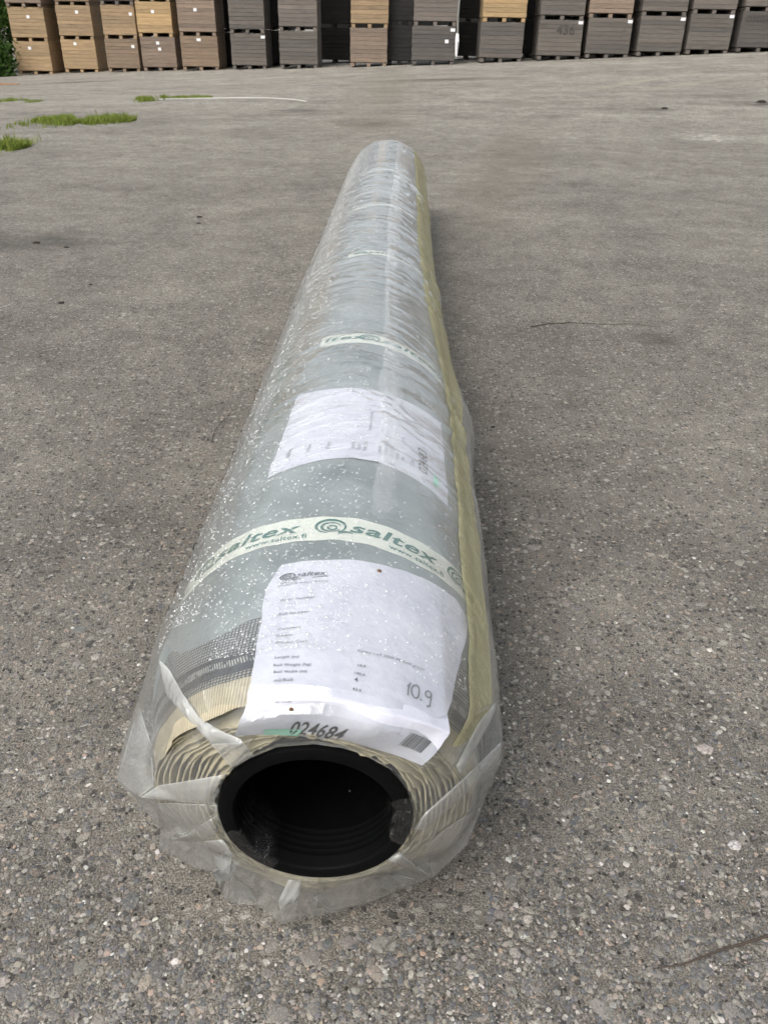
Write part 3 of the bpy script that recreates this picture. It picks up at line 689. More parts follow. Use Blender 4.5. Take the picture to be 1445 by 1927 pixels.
def label_far(U, V, d):
    ph = np.radians(-24.5+U*(47+24.5)-3*V*(1-U)); y = .705-V*(.262-.03*np.sin(U*3.1))+.012*(U-.4)**2*4-.01*V
    rg = (1-np.clip(np.abs(fbm(V*7+2.5*U, U*2.2+1.5*V, 2))*3, 0, 1))**2
    return cyl(ph, y, RR+.0012+d+.0022*rg)
L2 = Label(.252, .262, label_far, 'white paper label with sideways print further along the roll')
def sideways(txt, x, y, h, width=None):     # reads upwards along the roll
    v, f = place_text(txt, 0, 0, h, 0, .004, width); return np.stack([x-v[:, 1], y+v[:, 0]], -1), f
it = []
for k, (x, s, ln) in enumerate([(.052, 'Order Number', .026), (.078, 'Roll Number', .024), (.110, 'Customer', .02), (.118, 'Object', .015), (.126, 'Product Code', .026), (.146, 'Length (m)', .022), (.154, 'Roll Weight (kg)', .034), (.162, 'Roll Width (m)', .03), (.170, 'm2/Roll', .017), (.178, 'Color', .012), (.192, 'ID Code', .018)]):
    it.append(sideways(s, x, .028, .0058, ln*1.15))
it += [sideways('Saltex turf 2000 PE', .128, .10, .0035, .07), sideways('10,9', .146, .105, .0035, .008), sideways('190,6', .154, .105, .0035, .01), sideways('43,6', .178, .105, .0035, .008)]
it += [sideways('saltex', .026, .032, .007, .03)]
for q_ in it: L2.ink('printed_line', [q_], M_INKLT)
L2.ink('roll_number', [sideways('024683', .214, .03, .015, .075)], M_GREY)
L2.ink('green_sticker', [gridrect(.224, .02, .232, .05)], M_MINT)

# ------------------------------------------------------------------ yellowish sealing tape along the film's edge
def mat_seal():
    n = NT('yellowed_tape'); P = geo_pos(n)
    c = n.mix(n.noise(P, 18, 3), (.56, .525, .32), (.72, .69, .47))
    b = n.bsdf(c, .25, n.bump(n.noise(P, 70, 4), .5, .003), Specular_IOR_Level=.6)
    tr = n.n('ShaderNodeBsdfTransparent'); tr.inputs[0].default_value = (.95, .92, .72, 1); m = n.n('ShaderNodeMixShader'); m.inputs[0].default_value = .42
    n.l(tr.outputs[0], m.inputs[1]); n.l(b, m.inputs[2]); return n.done(m.outputs[0])
M_SEAL = mat_seal()
seal_rows = [(r, None) for r in np.arange(17, len(front)+len(ybody)+2, 3)]
V = []; nS = 9; ridge = []
for r, _ in seal_rows:
    P0 = film_at(R_(56), r)[0]; y = P0[1]
    lo = 50.5-6*sstep(.9, 1.5, y)-2.5*sstep(3, 4, y)+1.2*float(fbm(np.array(y*4.), np.array(2.))) ; hi = 66+9*sstep(.5, 1.6, y)+2.0*float(fbm(np.array(y*5.), np.array(8.)))
    for k in range(nS):
        P, N = film_at(R_(lo+(hi-lo)*k/(nS-1)), r); lift = .0012+(.0016 if k == 1 else 0)+.0025*max(0, float(fbm(np.array(y*14.), np.array(k*.4))))
        V.append(P+N*lift)
mesh_obj('sealing_tape', V, grid_faces(len(seal_rows), nS), M_SEAL, roll, True)['label'] = 'yellowed tape sealing the film lengthwise'

# ------------------------------------------------------------------ rain drops on the film
def mat_drop():
    n = NT('water_drop')
    gl = n.n('ShaderNodeBsdfGlossy'); gl.inputs['Roughness'].default_value = .12
    tr = n.n('ShaderNodeBsdfTransparent'); df = n.n('ShaderNodeBsdfTranslucent'); df.inputs[0].default_value = (.9, .92, .93, 1); d2 = n.n('ShaderNodeBsdfDiffuse'); d2.inputs[0].default_value = (.9, .92, .93, 1)  # white body colour stands in for each drop's bright glint
    m0 = n.n('ShaderNodeMixShader'); m0.inputs[0].default_value = .3; n.l(d2.outputs[0], m0.inputs[1]); n.l(df.outputs[0], m0.inputs[2])
    m1 = n.n('ShaderNodeMixShader'); m1.inputs[0].default_value = .24; n.l(tr.outputs[0], m1.inputs[1]); n.l(m0.outputs[0], m1.inputs[2])
    m = n.n('ShaderNodeMixShader'); m.inputs[0].default_value = .2; n.l(m1.outputs[0], m.inputs[1]); n.l(gl.outputs[0], m.inputs[2])
    return n.done(m.outputs[0])
M_DROP = mat_drop()
def dome(seg=6):
    v = [(0, 0, .55)]; f = []
    for rr, z in ((.55, .46), (.92, .2), (1.0, -.05)):
        for k in range(seg): a = 2*math.pi*k/seg; v.append((rr*math.cos(a), rr*math.sin(a), z))
    for k in range(seg): f.append((0, 1+k, 1+(k+1) % seg))
    for i in range(2):
        for k in range(seg): f.append((1+i*seg+k, 1+(i+1)*seg+k, 1+(i+1)*seg+(k+1) % seg, 1+i*seg+(k+1) % seg))
    return np.array(v), f
dv_, df_ = dome(); V, F = [], []; nd = 0
for k in range(13000):
    phd = rnd.choice([rnd.uniform(-66, 50), rnd.uniform(-52, 10)]); y = .06+3.98*rnd.random()**1.45
    if 51 < phd < 66 or (y < .13 and phd < -28): continue
    P, N = film_at(R_(phd), row_of(y)); N = Vector(N)
    s = (.0005+abs(rnd.gauss(0, .0006)))*(1+.10*min(y, 3)); s = min(s, .0030)
    tq = N.to_track_quat('Z', 'Y').to_matrix(); a = rnd.uniform(-.4, .4)
    tan = Vector((0, 1, 0)); bx_ = N.cross(tan).normalized(); by_ = N.cross(bx_)
    e1 = bx_*math.cos(a)+by_*math.sin(a); e2 = N.cross(e1); st = rnd.uniform(1.0, 1.35)
    M3 = np.array([e1*s*st, e2*s, N*s]); o = len(V)
    V += list(dv_@M3+P); F += [tuple(i+o for i in f) for f in df_]; nd += 1
drops = mesh_obj('water_droplets', V, F, M_DROP, film, True); drops['kind'] = 'stuff'

# ------------------------------------------------------------------ doubled folds of the gathered film end
from mathutils.bvhtree import BVHTree
bvh = BVHTree.FromPolygons([tuple(v) for v in FILM[:len(front)+20].reshape(-1, 3)], grid_faces(len(front)+20, nF, True))
def mat_fold():
    n = NT('folded_film'); P = geo_pos(n); nm = n.bump(n.noise(P, 60, 3), .25, .004)
    dif = n.n('ShaderNodeBsdfDiffuse'); dif.inputs[0].default_value = (.76, .78, .78, 1); trl = n.n('ShaderNodeBsdfTranslucent'); trl.inputs[0].default_value = (.76, .78, .78, 1)
    a = n.n('ShaderNodeMixShader'); a.inputs[0].default_value = .4; n.l(dif.outputs[0], a.inputs[1]); n.l(trl.outputs[0], a.inputs[2])
    tr = n.n('ShaderNodeBsdfTransparent'); b = n.n('ShaderNodeMixShader'); oi = n.n('ShaderNodeObjectInfo'); sp = n.n('ShaderNodeSeparateColor'); n.l(oi.outputs['Color'], sp.inputs[0])
    vc = n.n('ShaderNodeVertexColor'); vc.layer_name = 'Edge'; se = n.n('ShaderNodeSeparateColor'); n.l(vc.outputs[0], se.inputs[0])
    op_ = n.math('MULTIPLY_ADD', n.math('POWER', se.outputs[0], 3), .38, sp.outputs[0])  # whiter outline paints in the highlight along a creased edge
    n.l(n.math('MULTIPLY_ADD', n.math('MULTIPLY_ADD', n.noise(P, 40, 3), .5, -.25), .4, op_, clamp=True), b.inputs[0]); n.l(tr.outputs[0], b.inputs[1]); n.l(a.outputs[0], b.inputs[2])
    gl = n.n('ShaderNodeBsdfGlossy'); gl.inputs['Roughness'].default_value = .15; n.l(nm, gl.inputs['Normal'])
    c = n.n('ShaderNodeMixShader'); fr = n.n('ShaderNodeFresnel'); n.l(n.math('MULTIPLY_ADD', n.n('ShaderNodeNewGeometry').outputs['Backfacing'], 1/1.5-1.5, 1.5), fr.inputs[0]); n.l(nm, fr.inputs[1])
    n.l(n.math('MULTIPLY', fr.outputs[0], 1.6, clamp=True), c.inputs[0]); n.l(b.outputs[0], c.inputs[1]); n.l(gl.outputs[0], c.inputs[2]); return n.done(c.outputs[0])
M_FOLD = mat_fold()
def fold(poly, op, thick=.004, bow=.006):
    """a doubled pleat lying on the film: an outline on the film surface, bowed up along its spine"""
    bm = bmesh.new(); vs = [bm.verts.new((x, y, 0)) for x, y in poly]; bm.faces.new(vs); bmesh.ops.triangulate(bm, faces=bm.faces[:])
    bmesh.ops.subdivide_edges(bm, edges=bm.edges[:], cuts=9, use_grid_fill=True); bmesh.ops.triangulate(bm, faces=bm.faces[:])
    edge = {v for e in bm.edges if len(e.link_faces) == 1 for v in e.verts}
    pts = np.array([v.co[:2] for v in bm.verts]); ed = np.array([v.co[:2] for v in bm.verts if v in edge]); dmin = np.sqrt(((pts[:, None]-ed[None])**2).sum(2)).min(1); dm = max(dmin.max(), 1e-6)
    last = None; cs = []
    for v, d_ in zip(bm.verts, dmin):
        dr = ray(v.co.x, v.co.y); hit = bvh.ray_cast(CAM, dr); cs.append((hit[3] if hit[0] is not None else None, dr, d_))
    ok = [c[0] for c in cs if c[0] is not None]; med = sorted(ok)[len(ok)//2] if ok else .9
    for v, (dist, dr, d_) in zip(bm.verts, cs):
        dist = med if dist is None else min(max(dist, med-.2), med+.2)
        v.co = CAM+dr*(dist-thick-bow*math.sqrt(d_/dm)); v.co.z = max(v.co.z, .004)
    me = bpy.data.meshes.new('film_fold'); bm.to_mesh(me); e_ = np.clip(1-dmin/4.5, 0, 1); at_ = me.color_attributes.new('Edge', 'FLOAT_COLOR', 'POINT'); at_.data.foreach_set('color', np.stack([e_, e_, e_, 1+0*e_], -1).ravel()); bm.free(); me.materials.append(M_FOLD); me.polygons.foreach_set('use_smooth', [True]*len(me.polygons))
    o = link(bpy.data.objects.new('film_fold', me), film); op = min(.85, op*1.25); o.color = (op, op, op, 1); return o
for poly, op in [([(299, 1240), (320, 1262), (344, 1305), (375, 1350), (410, 1372), (455, 1392), (452, 1401), (398, 1400), (352, 1352), (312, 1305)], .62), ([(396, 1399), (455, 1394), (482, 1428), (443, 1452)], .28),
        ([(266, 1500), (300, 1478), (350, 1470), (437, 1455), (409, 1513), (330, 1508)], .36), ([(303, 1561), (345, 1571), (407, 1531), (409, 1515), (340, 1512), (290, 1512)], .2), ([(312, 1580), (348, 1572), (408, 1533), (412, 1562), (386, 1583), (345, 1584)], .22),
        ([(386, 1583), (396, 1610), (404, 1650), (425, 1692), (437, 1607), (420, 1580)], .42), ([(425, 1694), (436, 1650), (470, 1672), (484, 1700), (450, 1704)], .2), ([(532, 1734), (524, 1696), (543, 1656), (567, 1657), (561, 1705), (552, 1700)], .5),
        ([(812, 1650), (786, 1648), (722, 1614), (745, 1600), (782, 1628)], .42), ([(943, 1396), (938, 1428), (870, 1500), (800, 1562), (778, 1560), (800, 1530), (872, 1465)], .24), ([(941, 1312), (925, 1352), (890, 1418), (866, 1456), (858, 1442), (900, 1360)], .5), ([(620, 1712), (690, 1694), (790, 1656), (720, 1640), (640, 1662), (590, 1690)], .14),
        ([(815, 1648), (872, 1596), (905, 1520), (860, 1545), (800, 1590)], .16), ([(222, 1465), (240, 1400), (262, 1330), (285, 1400), (290, 1478), (262, 1500)], .18)]:
    fold(poly, op)

# ------------------------------------------------------------------ scraps of film folded over the pipe rim
def flap(points, name='film_flap', seed=0, sub=7):
    P = np.array(points, float); nr, nc, _ = P.shape       # rows x cols of control points, refined bilinearly
    ti = np.linspace(0, nr-1, (nr-1)*sub+1); tj = np.linspace(0, nc-1, (nc-1)*sub+1); V = []
    for a in ti:
        i = min(int(a), nr-2); fa = a-i
        for b in tj:
            j = min(int(b), nc-2); fb = b-j
            p = (P[i, j]*(1-fb)+P[i, j+1]*fb)*(1-fa)+(P[i+1, j]*(1-fb)+P[i+1, j+1]*fb)*fa
            V.append(p+.0022*np.array([vnoise(np.array(a*2.3+seed), np.array(b*2.1+k*9)) for k in range(3)]).ravel())
    n = len(ti); return mesh_obj(name, V, grid_faces(len(ti), len(tj)), M_SCRAP, film, True)
n = NT('film_scrap'); P_ = geo_pos(n)
tr = n.n('ShaderNodeBsdfTransparent'); gl = n.n('ShaderNodeBsdfGlossy'); gl.inputs['Roughness'].default_value = .12; nm = n.bump(n.noise(P_, 160, 4, .65), .9, .004); n.l(nm, gl.inputs['Normal'])
df = n.n('ShaderNodeBsdfDiffuse'); df.inputs[0].default_value = (.55, .56, .52, 1)
a1 = n.n('ShaderNodeMixShader'); a1.inputs[0].default_value = .004; n.l(tr.outputs[0], a1.inputs[1]); n.l(df.outputs[0], a1.inputs[2])
a2 = n.n('ShaderNodeMixShader'); fr = n.n('ShaderNodeFresnel'); n.l(n.math('MULTIPLY_ADD', n.n('ShaderNodeNewGeometry').outputs['Backfacing'], 1/1.5-1.5, 1.5), fr.inputs[0]); n.l(nm, fr.inputs[1]); n.l(n.math('MULTIPLY', fr.outputs[0], 1.1, clamp=True), a2.inputs[0]); n.l(a1.outputs[0], a2.inputs[1]); n.l(gl.outputs[0], a2.inputs[2])
M_SCRAP = n.done(a2.outputs[0])
def rimpt(psi, r, y): s = R_(psi); return (PX0+r*math.sin(s), y, PZ0+r*math.cos(s))
for (a0, a1_, sd_, dep) in ((-103, -146, 3, .06), (66, 112, 8, .05)):
    rows_ = []
    for (r, y) in ((PR+.003, .02), (PR+.003, .004), (PR-.008, .003), (ri-.002, .004), (ri-.005, dep*.55), (ri-.004, dep)):
        rows_.append([rimpt(a0+(a1_-a0)*k/5+(3*math.sin(k*2+y*90)), r-.003*abs(math.sin(k*1.9))*(y > .01), y+(.012*math.sin(k*2.7+1) if y > .03 else 0)) for k in range(6)])
    flap(rows_, seed=sd_)
# bits of dirt inside the pipe mouth
def bits(name, pts, mat, label, cat, parent=None, size=(.001, .0025)):
    V, F = [], []
    for p, nrm_ in pts:
        s = rnd.uniform(*size); v, f = small_shapes[rnd.randrange(8)]; a = rnd.uniform(0, 6.28); N = Vector(nrm_); q = N.to_track_quat('Z', 'Y').to_matrix()@Matrix.Rotation(a, 3, 'Z')
        o = len(V); V += [tuple(Vector(p)+q@Vector((x*s*rnd.uniform(1, 1.6), y*s*.6, z*s))) for x, y, z in v]; F += [tuple(i+o for i in t) for t in f]
    o = mesh_obj(name, V, F, mat, parent)
    if label: tag(o, label, cat, kind='stuff')
    return o
M_DIRT = flat_ink('dark_dirt', (.02, .016, .012), .9); M_BROWN = flat_ink('brown_litter', (.12, .06, .03), .8); M_PALE = flat_ink('pale_chips', (.35, .3, .24), .8)
pts = []
for k in range(14):
    s = rnd.uniform(150, 235); y = rnd.uniform(.05, .35); cx, cz = pipe_c(y); N = (-math.sin(R_(s)), 0, -math.cos(R_(s)))
    pts.append(((cx-N[0]*(ri-.0005), y, cz-N[2]*(ri-.0005)), N))
bits('debris', pts, M_PALE, 'pale specks of litter lying inside the black pipe', 'debris', size=(.0008, .002))
# debris caught along the left foot of the film
pts, pts2 = [], []
for k in range(360):
    y = .25+2.6*rnd.random()**1.1; phd = -74+rnd.gauss(0, 5)-3*y/2
    P, N = film_at(R_(phd), row_of(y)); (pts if rnd.random() < .8 else pts2).append((tuple(P+N*.0006), tuple(N)))
bits('debris', pts, M_DIRT, 'dark specks of dirt along the lower side of the film', 'debris', size=(.0008, .0034))
bits('debris', pts2, M_BROWN, 'brown leaf crumbs along the lower side of the film', 'debris', size=(.001, .0035))
for (px, py, s, lab) in ((714, 1075, .0035, 'small brown bud lying on the near paper label'), (393, 974, .004, 'reddish seed stuck to the film beside the near tape'), (548, 1336, .003, 'tiny brown flake above the printed number')):
    d = ray(px, py); a = d.x**2+d.z**2; oz = CH-ZC; b = CX*d.x+oz*d.z; c_ = CX**2+oz**2-(RR+.007)**2; q_ = max(b*b-a*c_, 0); p = CAM+d*((-b-math.sqrt(q_))/a)
    N = Vector((p.x, 0, p.z-ZC)).normalized(); v, f = small_shapes[3]; q = N.to_track_quat('Z', 'Y').to_matrix()
    o = mesh_obj('seed', [tuple(p+q@Vector((x*s*.5, y*s, z*s*1.6+.001))) for x, y, z in v], f, M_BROWN, None, True); tag(o, lab, 'seed')

# ------------------------------------------------------------------ crates
def mat_wood():
    n = NT('crate_wood'); P = coords(n, 'Object'); oi = n.n('ShaderNodeObjectInfo')
    off = n.n('ShaderNodeVectorMath', operation='MULTIPLY_ADD'); n.l(P, off.inputs[0]); off.inputs[1].default_value = (1, 1, 1)
    cmb = n.n('ShaderNodeCombineXYZ'); k = n.math('MULTIPLY', oi.outputs['Random'], 40)
    for i in range(3): n.l(k, cmb.inputs[i])
    n.l(cmb.outputs[0], off.inputs[2]); Q = off.outputs[0]
    mp = n.n('ShaderNodeMapping'); n.l(Q, mp.inputs[0]); mp.inputs['Scale'].default_value = (1.2, 1.2, 22)
    gr_ = n.noise(mp.outputs[0], 3, 5, .65)
    c = n.mix(1, oi.outputs['Color'], n.ramp(gr_, [(.3, .68), (.7, 1.22)]), 'MULTIPLY')
    c = n.mix(1, c, n.ramp(oi.outputs['Random'], [(0, (.84, .85, .86)), (1, (1.13, 1.1, 1.06))]), 'MULTIPLY')
    c = n.mix(n.ramp(n.noise(Q, 2.2, 4, .7), [(.55, 0), (.8, .45)]), c, (.07, .06, .05))
    return n.done(n.bsdf(c, .8, n.bump(gr_, .4, .004)))
M_WOOD = mat_wood(); M_TAG = flat_ink('white_tag', (.82, .82, .84)); M_MARK = flat_ink('black_paint', (.06, .055, .05))
def boxm(name, sx, sy, sz, ch=0.0):
    me = bpy.data.meshes.new(name); bm = bmesh.new(); bmesh.ops.create_cube(bm, size=1)
    for v in bm.verts: v.co = Vector((v.co.x*sx, v.co.y*sy, v.co.z*sz))
    if ch: bmesh.ops.bevel(bm, geom=list(bm.edges), offset=ch, segments=1, affect='EDGES')
    bm.to_mesh(me); bm.free(); me.materials.append(M_WOOD); return me
NP = 8; FOOT = .10
_me = {}
def crate(loc, W, Hh, D, yaw, col, label, group, marks=None, tags=(), sides=True):
    """box pallet: front boards, slatted sides, three feet with boards between tiers"""
    t = empty('wooden_crate', loc, yaw); tag(t, label, 'crate', group)
    key = (round(W, 2), round(Hh, 2), round(D, 2))
    if key not in _me:
        bh = (Hh-FOOT)/NP
        side = bmesh.new()
        for i in range(NP):
            r = bmesh.ops.create_cube(side, size=1)['verts']
            for v in r: v.co = Vector((v.co.x*.02, v.co.y*(D-.06)+D/2, v.co.z*(bh-.003)+FOOT+bh*(i+.5)))
        ms = bpy.data.meshes.new('side_panel'); side.to_mesh(ms); side.free(); ms.materials.append(M_WOOD)
        _me[key] = (boxm('front_plank', W, .022, bh-.003, .0035), ms, boxm('foot', .09, D, FOOT-.022, .003), boxm('base_board', W, D-.05, .02), boxm('corner_post', .05, .05, Hh-FOOT-.01), boxm('back_panel', W-.05, .02, Hh-FOOT-.02))
    fp, ms, ft, bb, cp, sk = _me[key]; bh = (Hh-FOOT)/NP
    def part(name, me, x, y, z, c=col):
        o = bpy.data.objects.new(name, me); o.location = (x, y, z); o.color = (*c, 1); link(o, t); return o
    for i in range(NP):
        j = rnd.uniform(.9, 1.1); part('plank', fp, rnd.uniform(-.004, .004), .011+rnd.uniform(-.003, .003), FOOT+bh*(i+.5), tuple(x*j for x in col))
    for s in (-1, 1): part('side_panel', ms, s*(W/2-.012), .0, 0)
    for s in (-1, 0, 1): part('foot', ft, s*(W/2-.06), D/2, FOOT/2-.008)
    part('back_panel', sk, 0, D-.02, FOOT+(Hh-FOOT)/2)
    part('base_board', bb, 0, D/2+.01, FOOT-.001)
    for s in (-1, 1): part('corner_post', cp, s*(W/2-.05), .05, FOOT+(Hh-FOOT)/2)
    for (fx, fz, sw, sh) in tags:
        o = mesh_obj('paper_tag', [(-sw/2, 0, -sh/2), (sw/2, 0, -sh/2), (sw/2, -.002, sh/2), (-sw/2, -.002, sh/2)], [(0, 1, 2, 3)], M_TAG, t); o.location = ((fx-.5)*W, -.006, FOOT+fz*(Hh-FOOT))
    if marks:
        txt, fx, fz, hgt = marks; v, f = place_text(txt, 0, 0, hgt, 0, .02)
        mesh_obj('painted_mark', [(x+(fx-.5)*W, -.0065, FOOT+fz*(Hh-FOOT)+y) for x, y in v], f, M_MARK, t)
    return t
TAN, TAN2, GOLD, BRN = (.37, .265, .155), (.33, .24, .148), (.44, .31, .165), (.25, .185, .13)
PINK, GREY, GRY2, DARK = (.24, .185, .145), (.135, .122, .11), (.165, .145, .13), (.10, .092, .086)
CN = {TAN: 'tan', TAN2: 'light brown', GOLD: 'golden tan', BRN: 'brown', PINK: 'pinkish grey', GREY: 'weathered grey', GRY2: 'grey', DARK: 'dark grey'}
# left px, right px, base y px, distance Y, pixel height of a tier, colours of tiers from the ground, tags per tier
S = [(37, 102, 146, 26.0, 62, (TAN, TAN, PINK), {0: [(.45, .77)], 1: [(.55, .68)]}), (124, 187, 139.5, 26.0, 62, (TAN, TAN2, BRN), {0: [(.42, .86)], 1: [(.6, .78)]}),
     (206, 267, 134.5, 25.3, 62, (BRN, TAN2, GRY2), {0: [(.85, .75)], 1: [(.88, .7)]}), (270, 334, 132.5, 25.0, 64, (PINK, GOLD, TAN2), {0: [(.5, .8), (.54, .6)], 1: [(.48, .68)]}),
     (345, 414, 130, 24.2, 65, (BRN, PINK, PINK), {0: [(.5, .92)], 1: [(.48, .7)]}), (437, 502, 128.5, 23.7, 68, (GREY, GREY, GREY), {0: [(.93, .93)]}), (528, 599, 126.5, 23, 71, (GREY, GRY2, GREY), {}),
     (660, 729, 125, 22.5, 73, (PINK, TAN2, TAN), {}), (775, 855, 124, 22.0, 74, (DARK, GRY2, GREY), {0: [(.8, .56), (.93, .93)]}), (901, 981, 120, 22.0, 76, (GREY, GOLD, GRY2), {}),
     (1009, 1090, 114.5, 22.0, 76, (GREY, GREY, GREY), {0: [(.93, .97)]}), (1098, 1179, 110, 22.0, 76, (GREY, PINK, GREY), {0: [(.94, .95)]}), (1195, 1278, 105.5, 22.0, 76, (GREY, GREY, GRY2), {0: [(.93, .96)]}),
     (1289, 1369, 102, 22.0, 76, (GREY, GRY2, GREY), {0: [(.93, .98)]}), (1384, 1468, 99, 22.0, 77, (DARK, GRY2, GREY), {})]
TIER = ['bottom', 'second', 'third', 'fourth', 'fifth']
NTH = ['first', 'second', 'third', 'fourth', 'fifth', 'sixth', 'seventh', 'eighth', 'ninth', 'tenth', 'eleventh', 'twelfth', 'thirteenth', 'fourteenth', 'fifteenth']
stack_info = []
for i, (x0, x1, by_, Y, th, cols, tg) in enumerate(S):
    a = at_y(x0, by_, Y); b = at_y(x1, by_, Y); W = (b-a).length-.005; xc = (a.x+b.x)/2
    z0 = float(gz(xc, Y))
    t1 = at_y((x0+x1)/2, by_-th, Y); t0 = at_y((x0+x1)/2, by_, Y); Hh = t1.z-t0.z
    stack_info.append((xc, Y, W, z0, Hh)); z = z0
    cols = cols+(cols[1], cols[2]); marks = None
    for k in range(5):  # top two tiers are out of view, added to shade the gaps
        marks = None
        if i == 10 and k == 0: marks = ('436', .40, .60, .19)
        if i == 14 and k == 0: marks = ('D3003', .08, .70, .13)
        if i == 11 and k == 0: marks = ('o', .80, .66, .07)
        tags = [(fx, fz, .085, .075) if fz < .9 else (fx, fz-.04, .11, .065) for fx, fz in tg.get(k, [])]
        lab = '%s slatted wooden crate, %s tier of the %s stack from the left' % (CN[cols[k]], TIER[k], NTH[i])
        crate((xc+rnd.uniform(-.015, .015), Y+rnd.uniform(-.02, .02), z), W, Hh, 1.15, rnd.uniform(-.012, .012)+(.0 if i != 7 else .035), cols[k], lab, 'crates in the front row of stacks', marks, tags); z += Hh
# stacks standing behind the gaps, the gap shade painted in as near-black wood
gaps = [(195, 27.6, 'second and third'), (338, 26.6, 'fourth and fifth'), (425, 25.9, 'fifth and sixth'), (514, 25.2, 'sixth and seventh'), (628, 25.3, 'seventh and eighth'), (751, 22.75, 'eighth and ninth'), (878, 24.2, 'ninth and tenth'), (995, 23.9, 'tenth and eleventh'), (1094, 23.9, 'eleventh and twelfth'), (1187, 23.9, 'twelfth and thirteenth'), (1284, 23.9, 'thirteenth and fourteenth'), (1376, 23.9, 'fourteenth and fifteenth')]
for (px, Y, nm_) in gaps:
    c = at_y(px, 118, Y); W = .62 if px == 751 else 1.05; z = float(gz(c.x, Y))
    for k in range(4):  # fourth tier is unseen, added to keep sky light out of the gaps
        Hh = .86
        crate((c.x, Y, z), W, Hh, 1.1, 0, (.014, .013, .013), 'crate with painted-in shade, %s tier, set back in the gap between %s front stacks' % (TIER[k], nm_), 'crates set back behind the gaps'); z += Hh
# white strap hanging beside the ninth stack
p = at_y(857.5, 118, 21.93)
o = mesh_obj('hanging_strap', sum([[(p.x-.022+.01*math.sin(k*.9), p.y, p.z+.08+k*.17), (p.x+.022+.01*math.sin(k*.9), p.y-.01, p.z+.08+k*.17)] for k in range(10)], []), [(2*k, 2*k+1, 2*k+3, 2*k+2) for k in range(9)], flat_ink('grey_webbing', (.2, .205, .19)))
md = o.modifiers.new('s', 'SOLIDIFY'); md.thickness = .004
tag(o, 'pale strap hanging down the edge of a grey crate stack', 'strap')
bag = mesh_obj('plastic_scrap', [(p.x-.03, p.y-.03, p.z+.15), (p.x+.02, p.y-.03, p.z+.12), (p.x+.045, p.y-.04, p.z+.45), (p.x-.045, p.y-.05, p.z+.5), (p.x-.03, p.y-.03, p.z+.62), (p.x+.03, p.y-.03, p.z+.6), (p.x, p.y-.08, p.z+.42)], [(0, 1, 6), (1, 2, 6), (2, 3, 6), (3, 0, 6), (3, 2, 5, 4)], M_TAG)
tag(bag, 'small white plastic scrap caught beside the pale strap', 'plastic scrap')

# ------------------------------------------------------------------ bushes behind the crates at the left
def mat_leaf(name, c0, c1):
    n = NT(name); oi = n.n('ShaderNodeNewGeometry')
    c = n.mix(oi.outputs['Random Per Island'], c0, c1)
    d = n.n('ShaderNodeBsdfDiffuse'); n.l(c, d.inputs[0]); t = n.n('ShaderNodeBsdfTranslucent'); n.l(c, t.inputs[0]); m = n.n('ShaderNodeMixShader'); m.inputs[0].default_value = .3
    n.l(d.outputs[0], m.inputs[1]); n.l(t.outputs[0], m.inputs[2]); return n.done(m.outputs[0])
M_LEAF = mat_leaf('bush_leaf', (.02, .05, .012), (.085, .15, .04)); M_GRASS = mat_leaf('grass_blade', (.13, .185, .035), (.27, .32, .08)); M_BARK = flat_ink('bark', (.07, .055, .04), .9)
def bush(px, Y, h, rad, nleaf, label, seed):
    r = random.Random(seed); c = at_y(px, 130, Y); z0 = float(gz(c.x, Y)); t = empty('bush', (c.x, Y, z0)); tag(t, label, 'bush', 'bushes behind the crates')
    V, F = [], []
    cl = [(r.gauss(0, rad*.5), r.gauss(0, rad*.4), r.uniform(.1, h)) for _ in range(60)]
    for k in range(nleaf):
        cx, cy, cz = cl[r.randrange(60)]; p = Vector((cx+r.gauss(0, .22), cy+r.gauss(0, .22), max(.03, cz+r.gauss(0, .2)))); s = r.uniform(.03, .08)
        a = Vector((r.gauss(0, 1), r.gauss(0, 1), r.gauss(0, 1))).normalized(); b = a.orthogonal().normalized(); o = len(V)
        V += [p-a*s, p+b*s*.45, p+a*s, p-b*s*.45]; F.append((o, o+1, o+2, o+3))
    mesh_obj('foliage', V, F, M_LEAF, t)
    V, F = [], []
    for k in range(7):
        a = r.uniform(0, 6.28); o = len(V); top = Vector((math.cos(a)*rad*.5, math.sin(a)*rad*.5, h*.8))
        for i in range(5):
            q = top*(i/4); w_ = .03*(1-i/5)
            V += [q+Vector((w_, 0, 0)), q+Vector((-w_*.5, w_*.87, 0)), q+Vector((-w_*.5, -w_*.87, 0))]
        for i in range(4):
            for j in range(3): F.append((o+i*3+j, o+i*3+(j+1) % 3, o+i*3+3+(j+1) % 3, o+i*3+3+j))
    mesh_obj('stems', V, F, M_BARK, t)
bush(-40, 27.2, 3.2, 1.3, 9000, 'tall dark green bush at the far left beyond the first crate stack', 1)
bush(20, 28.6, 3.2, 1.2, 7000, 'dark green bush directly behind the first crate stack', 2)
bush(115, 29.2, 3.2, 1.2, 7000, 'green bush seen through the gap between the first and second crate stacks', 3)
bush(-16, 25.6, .8, .32, 2500, 'low weedy bush at the foot of the first crate stack', 4)

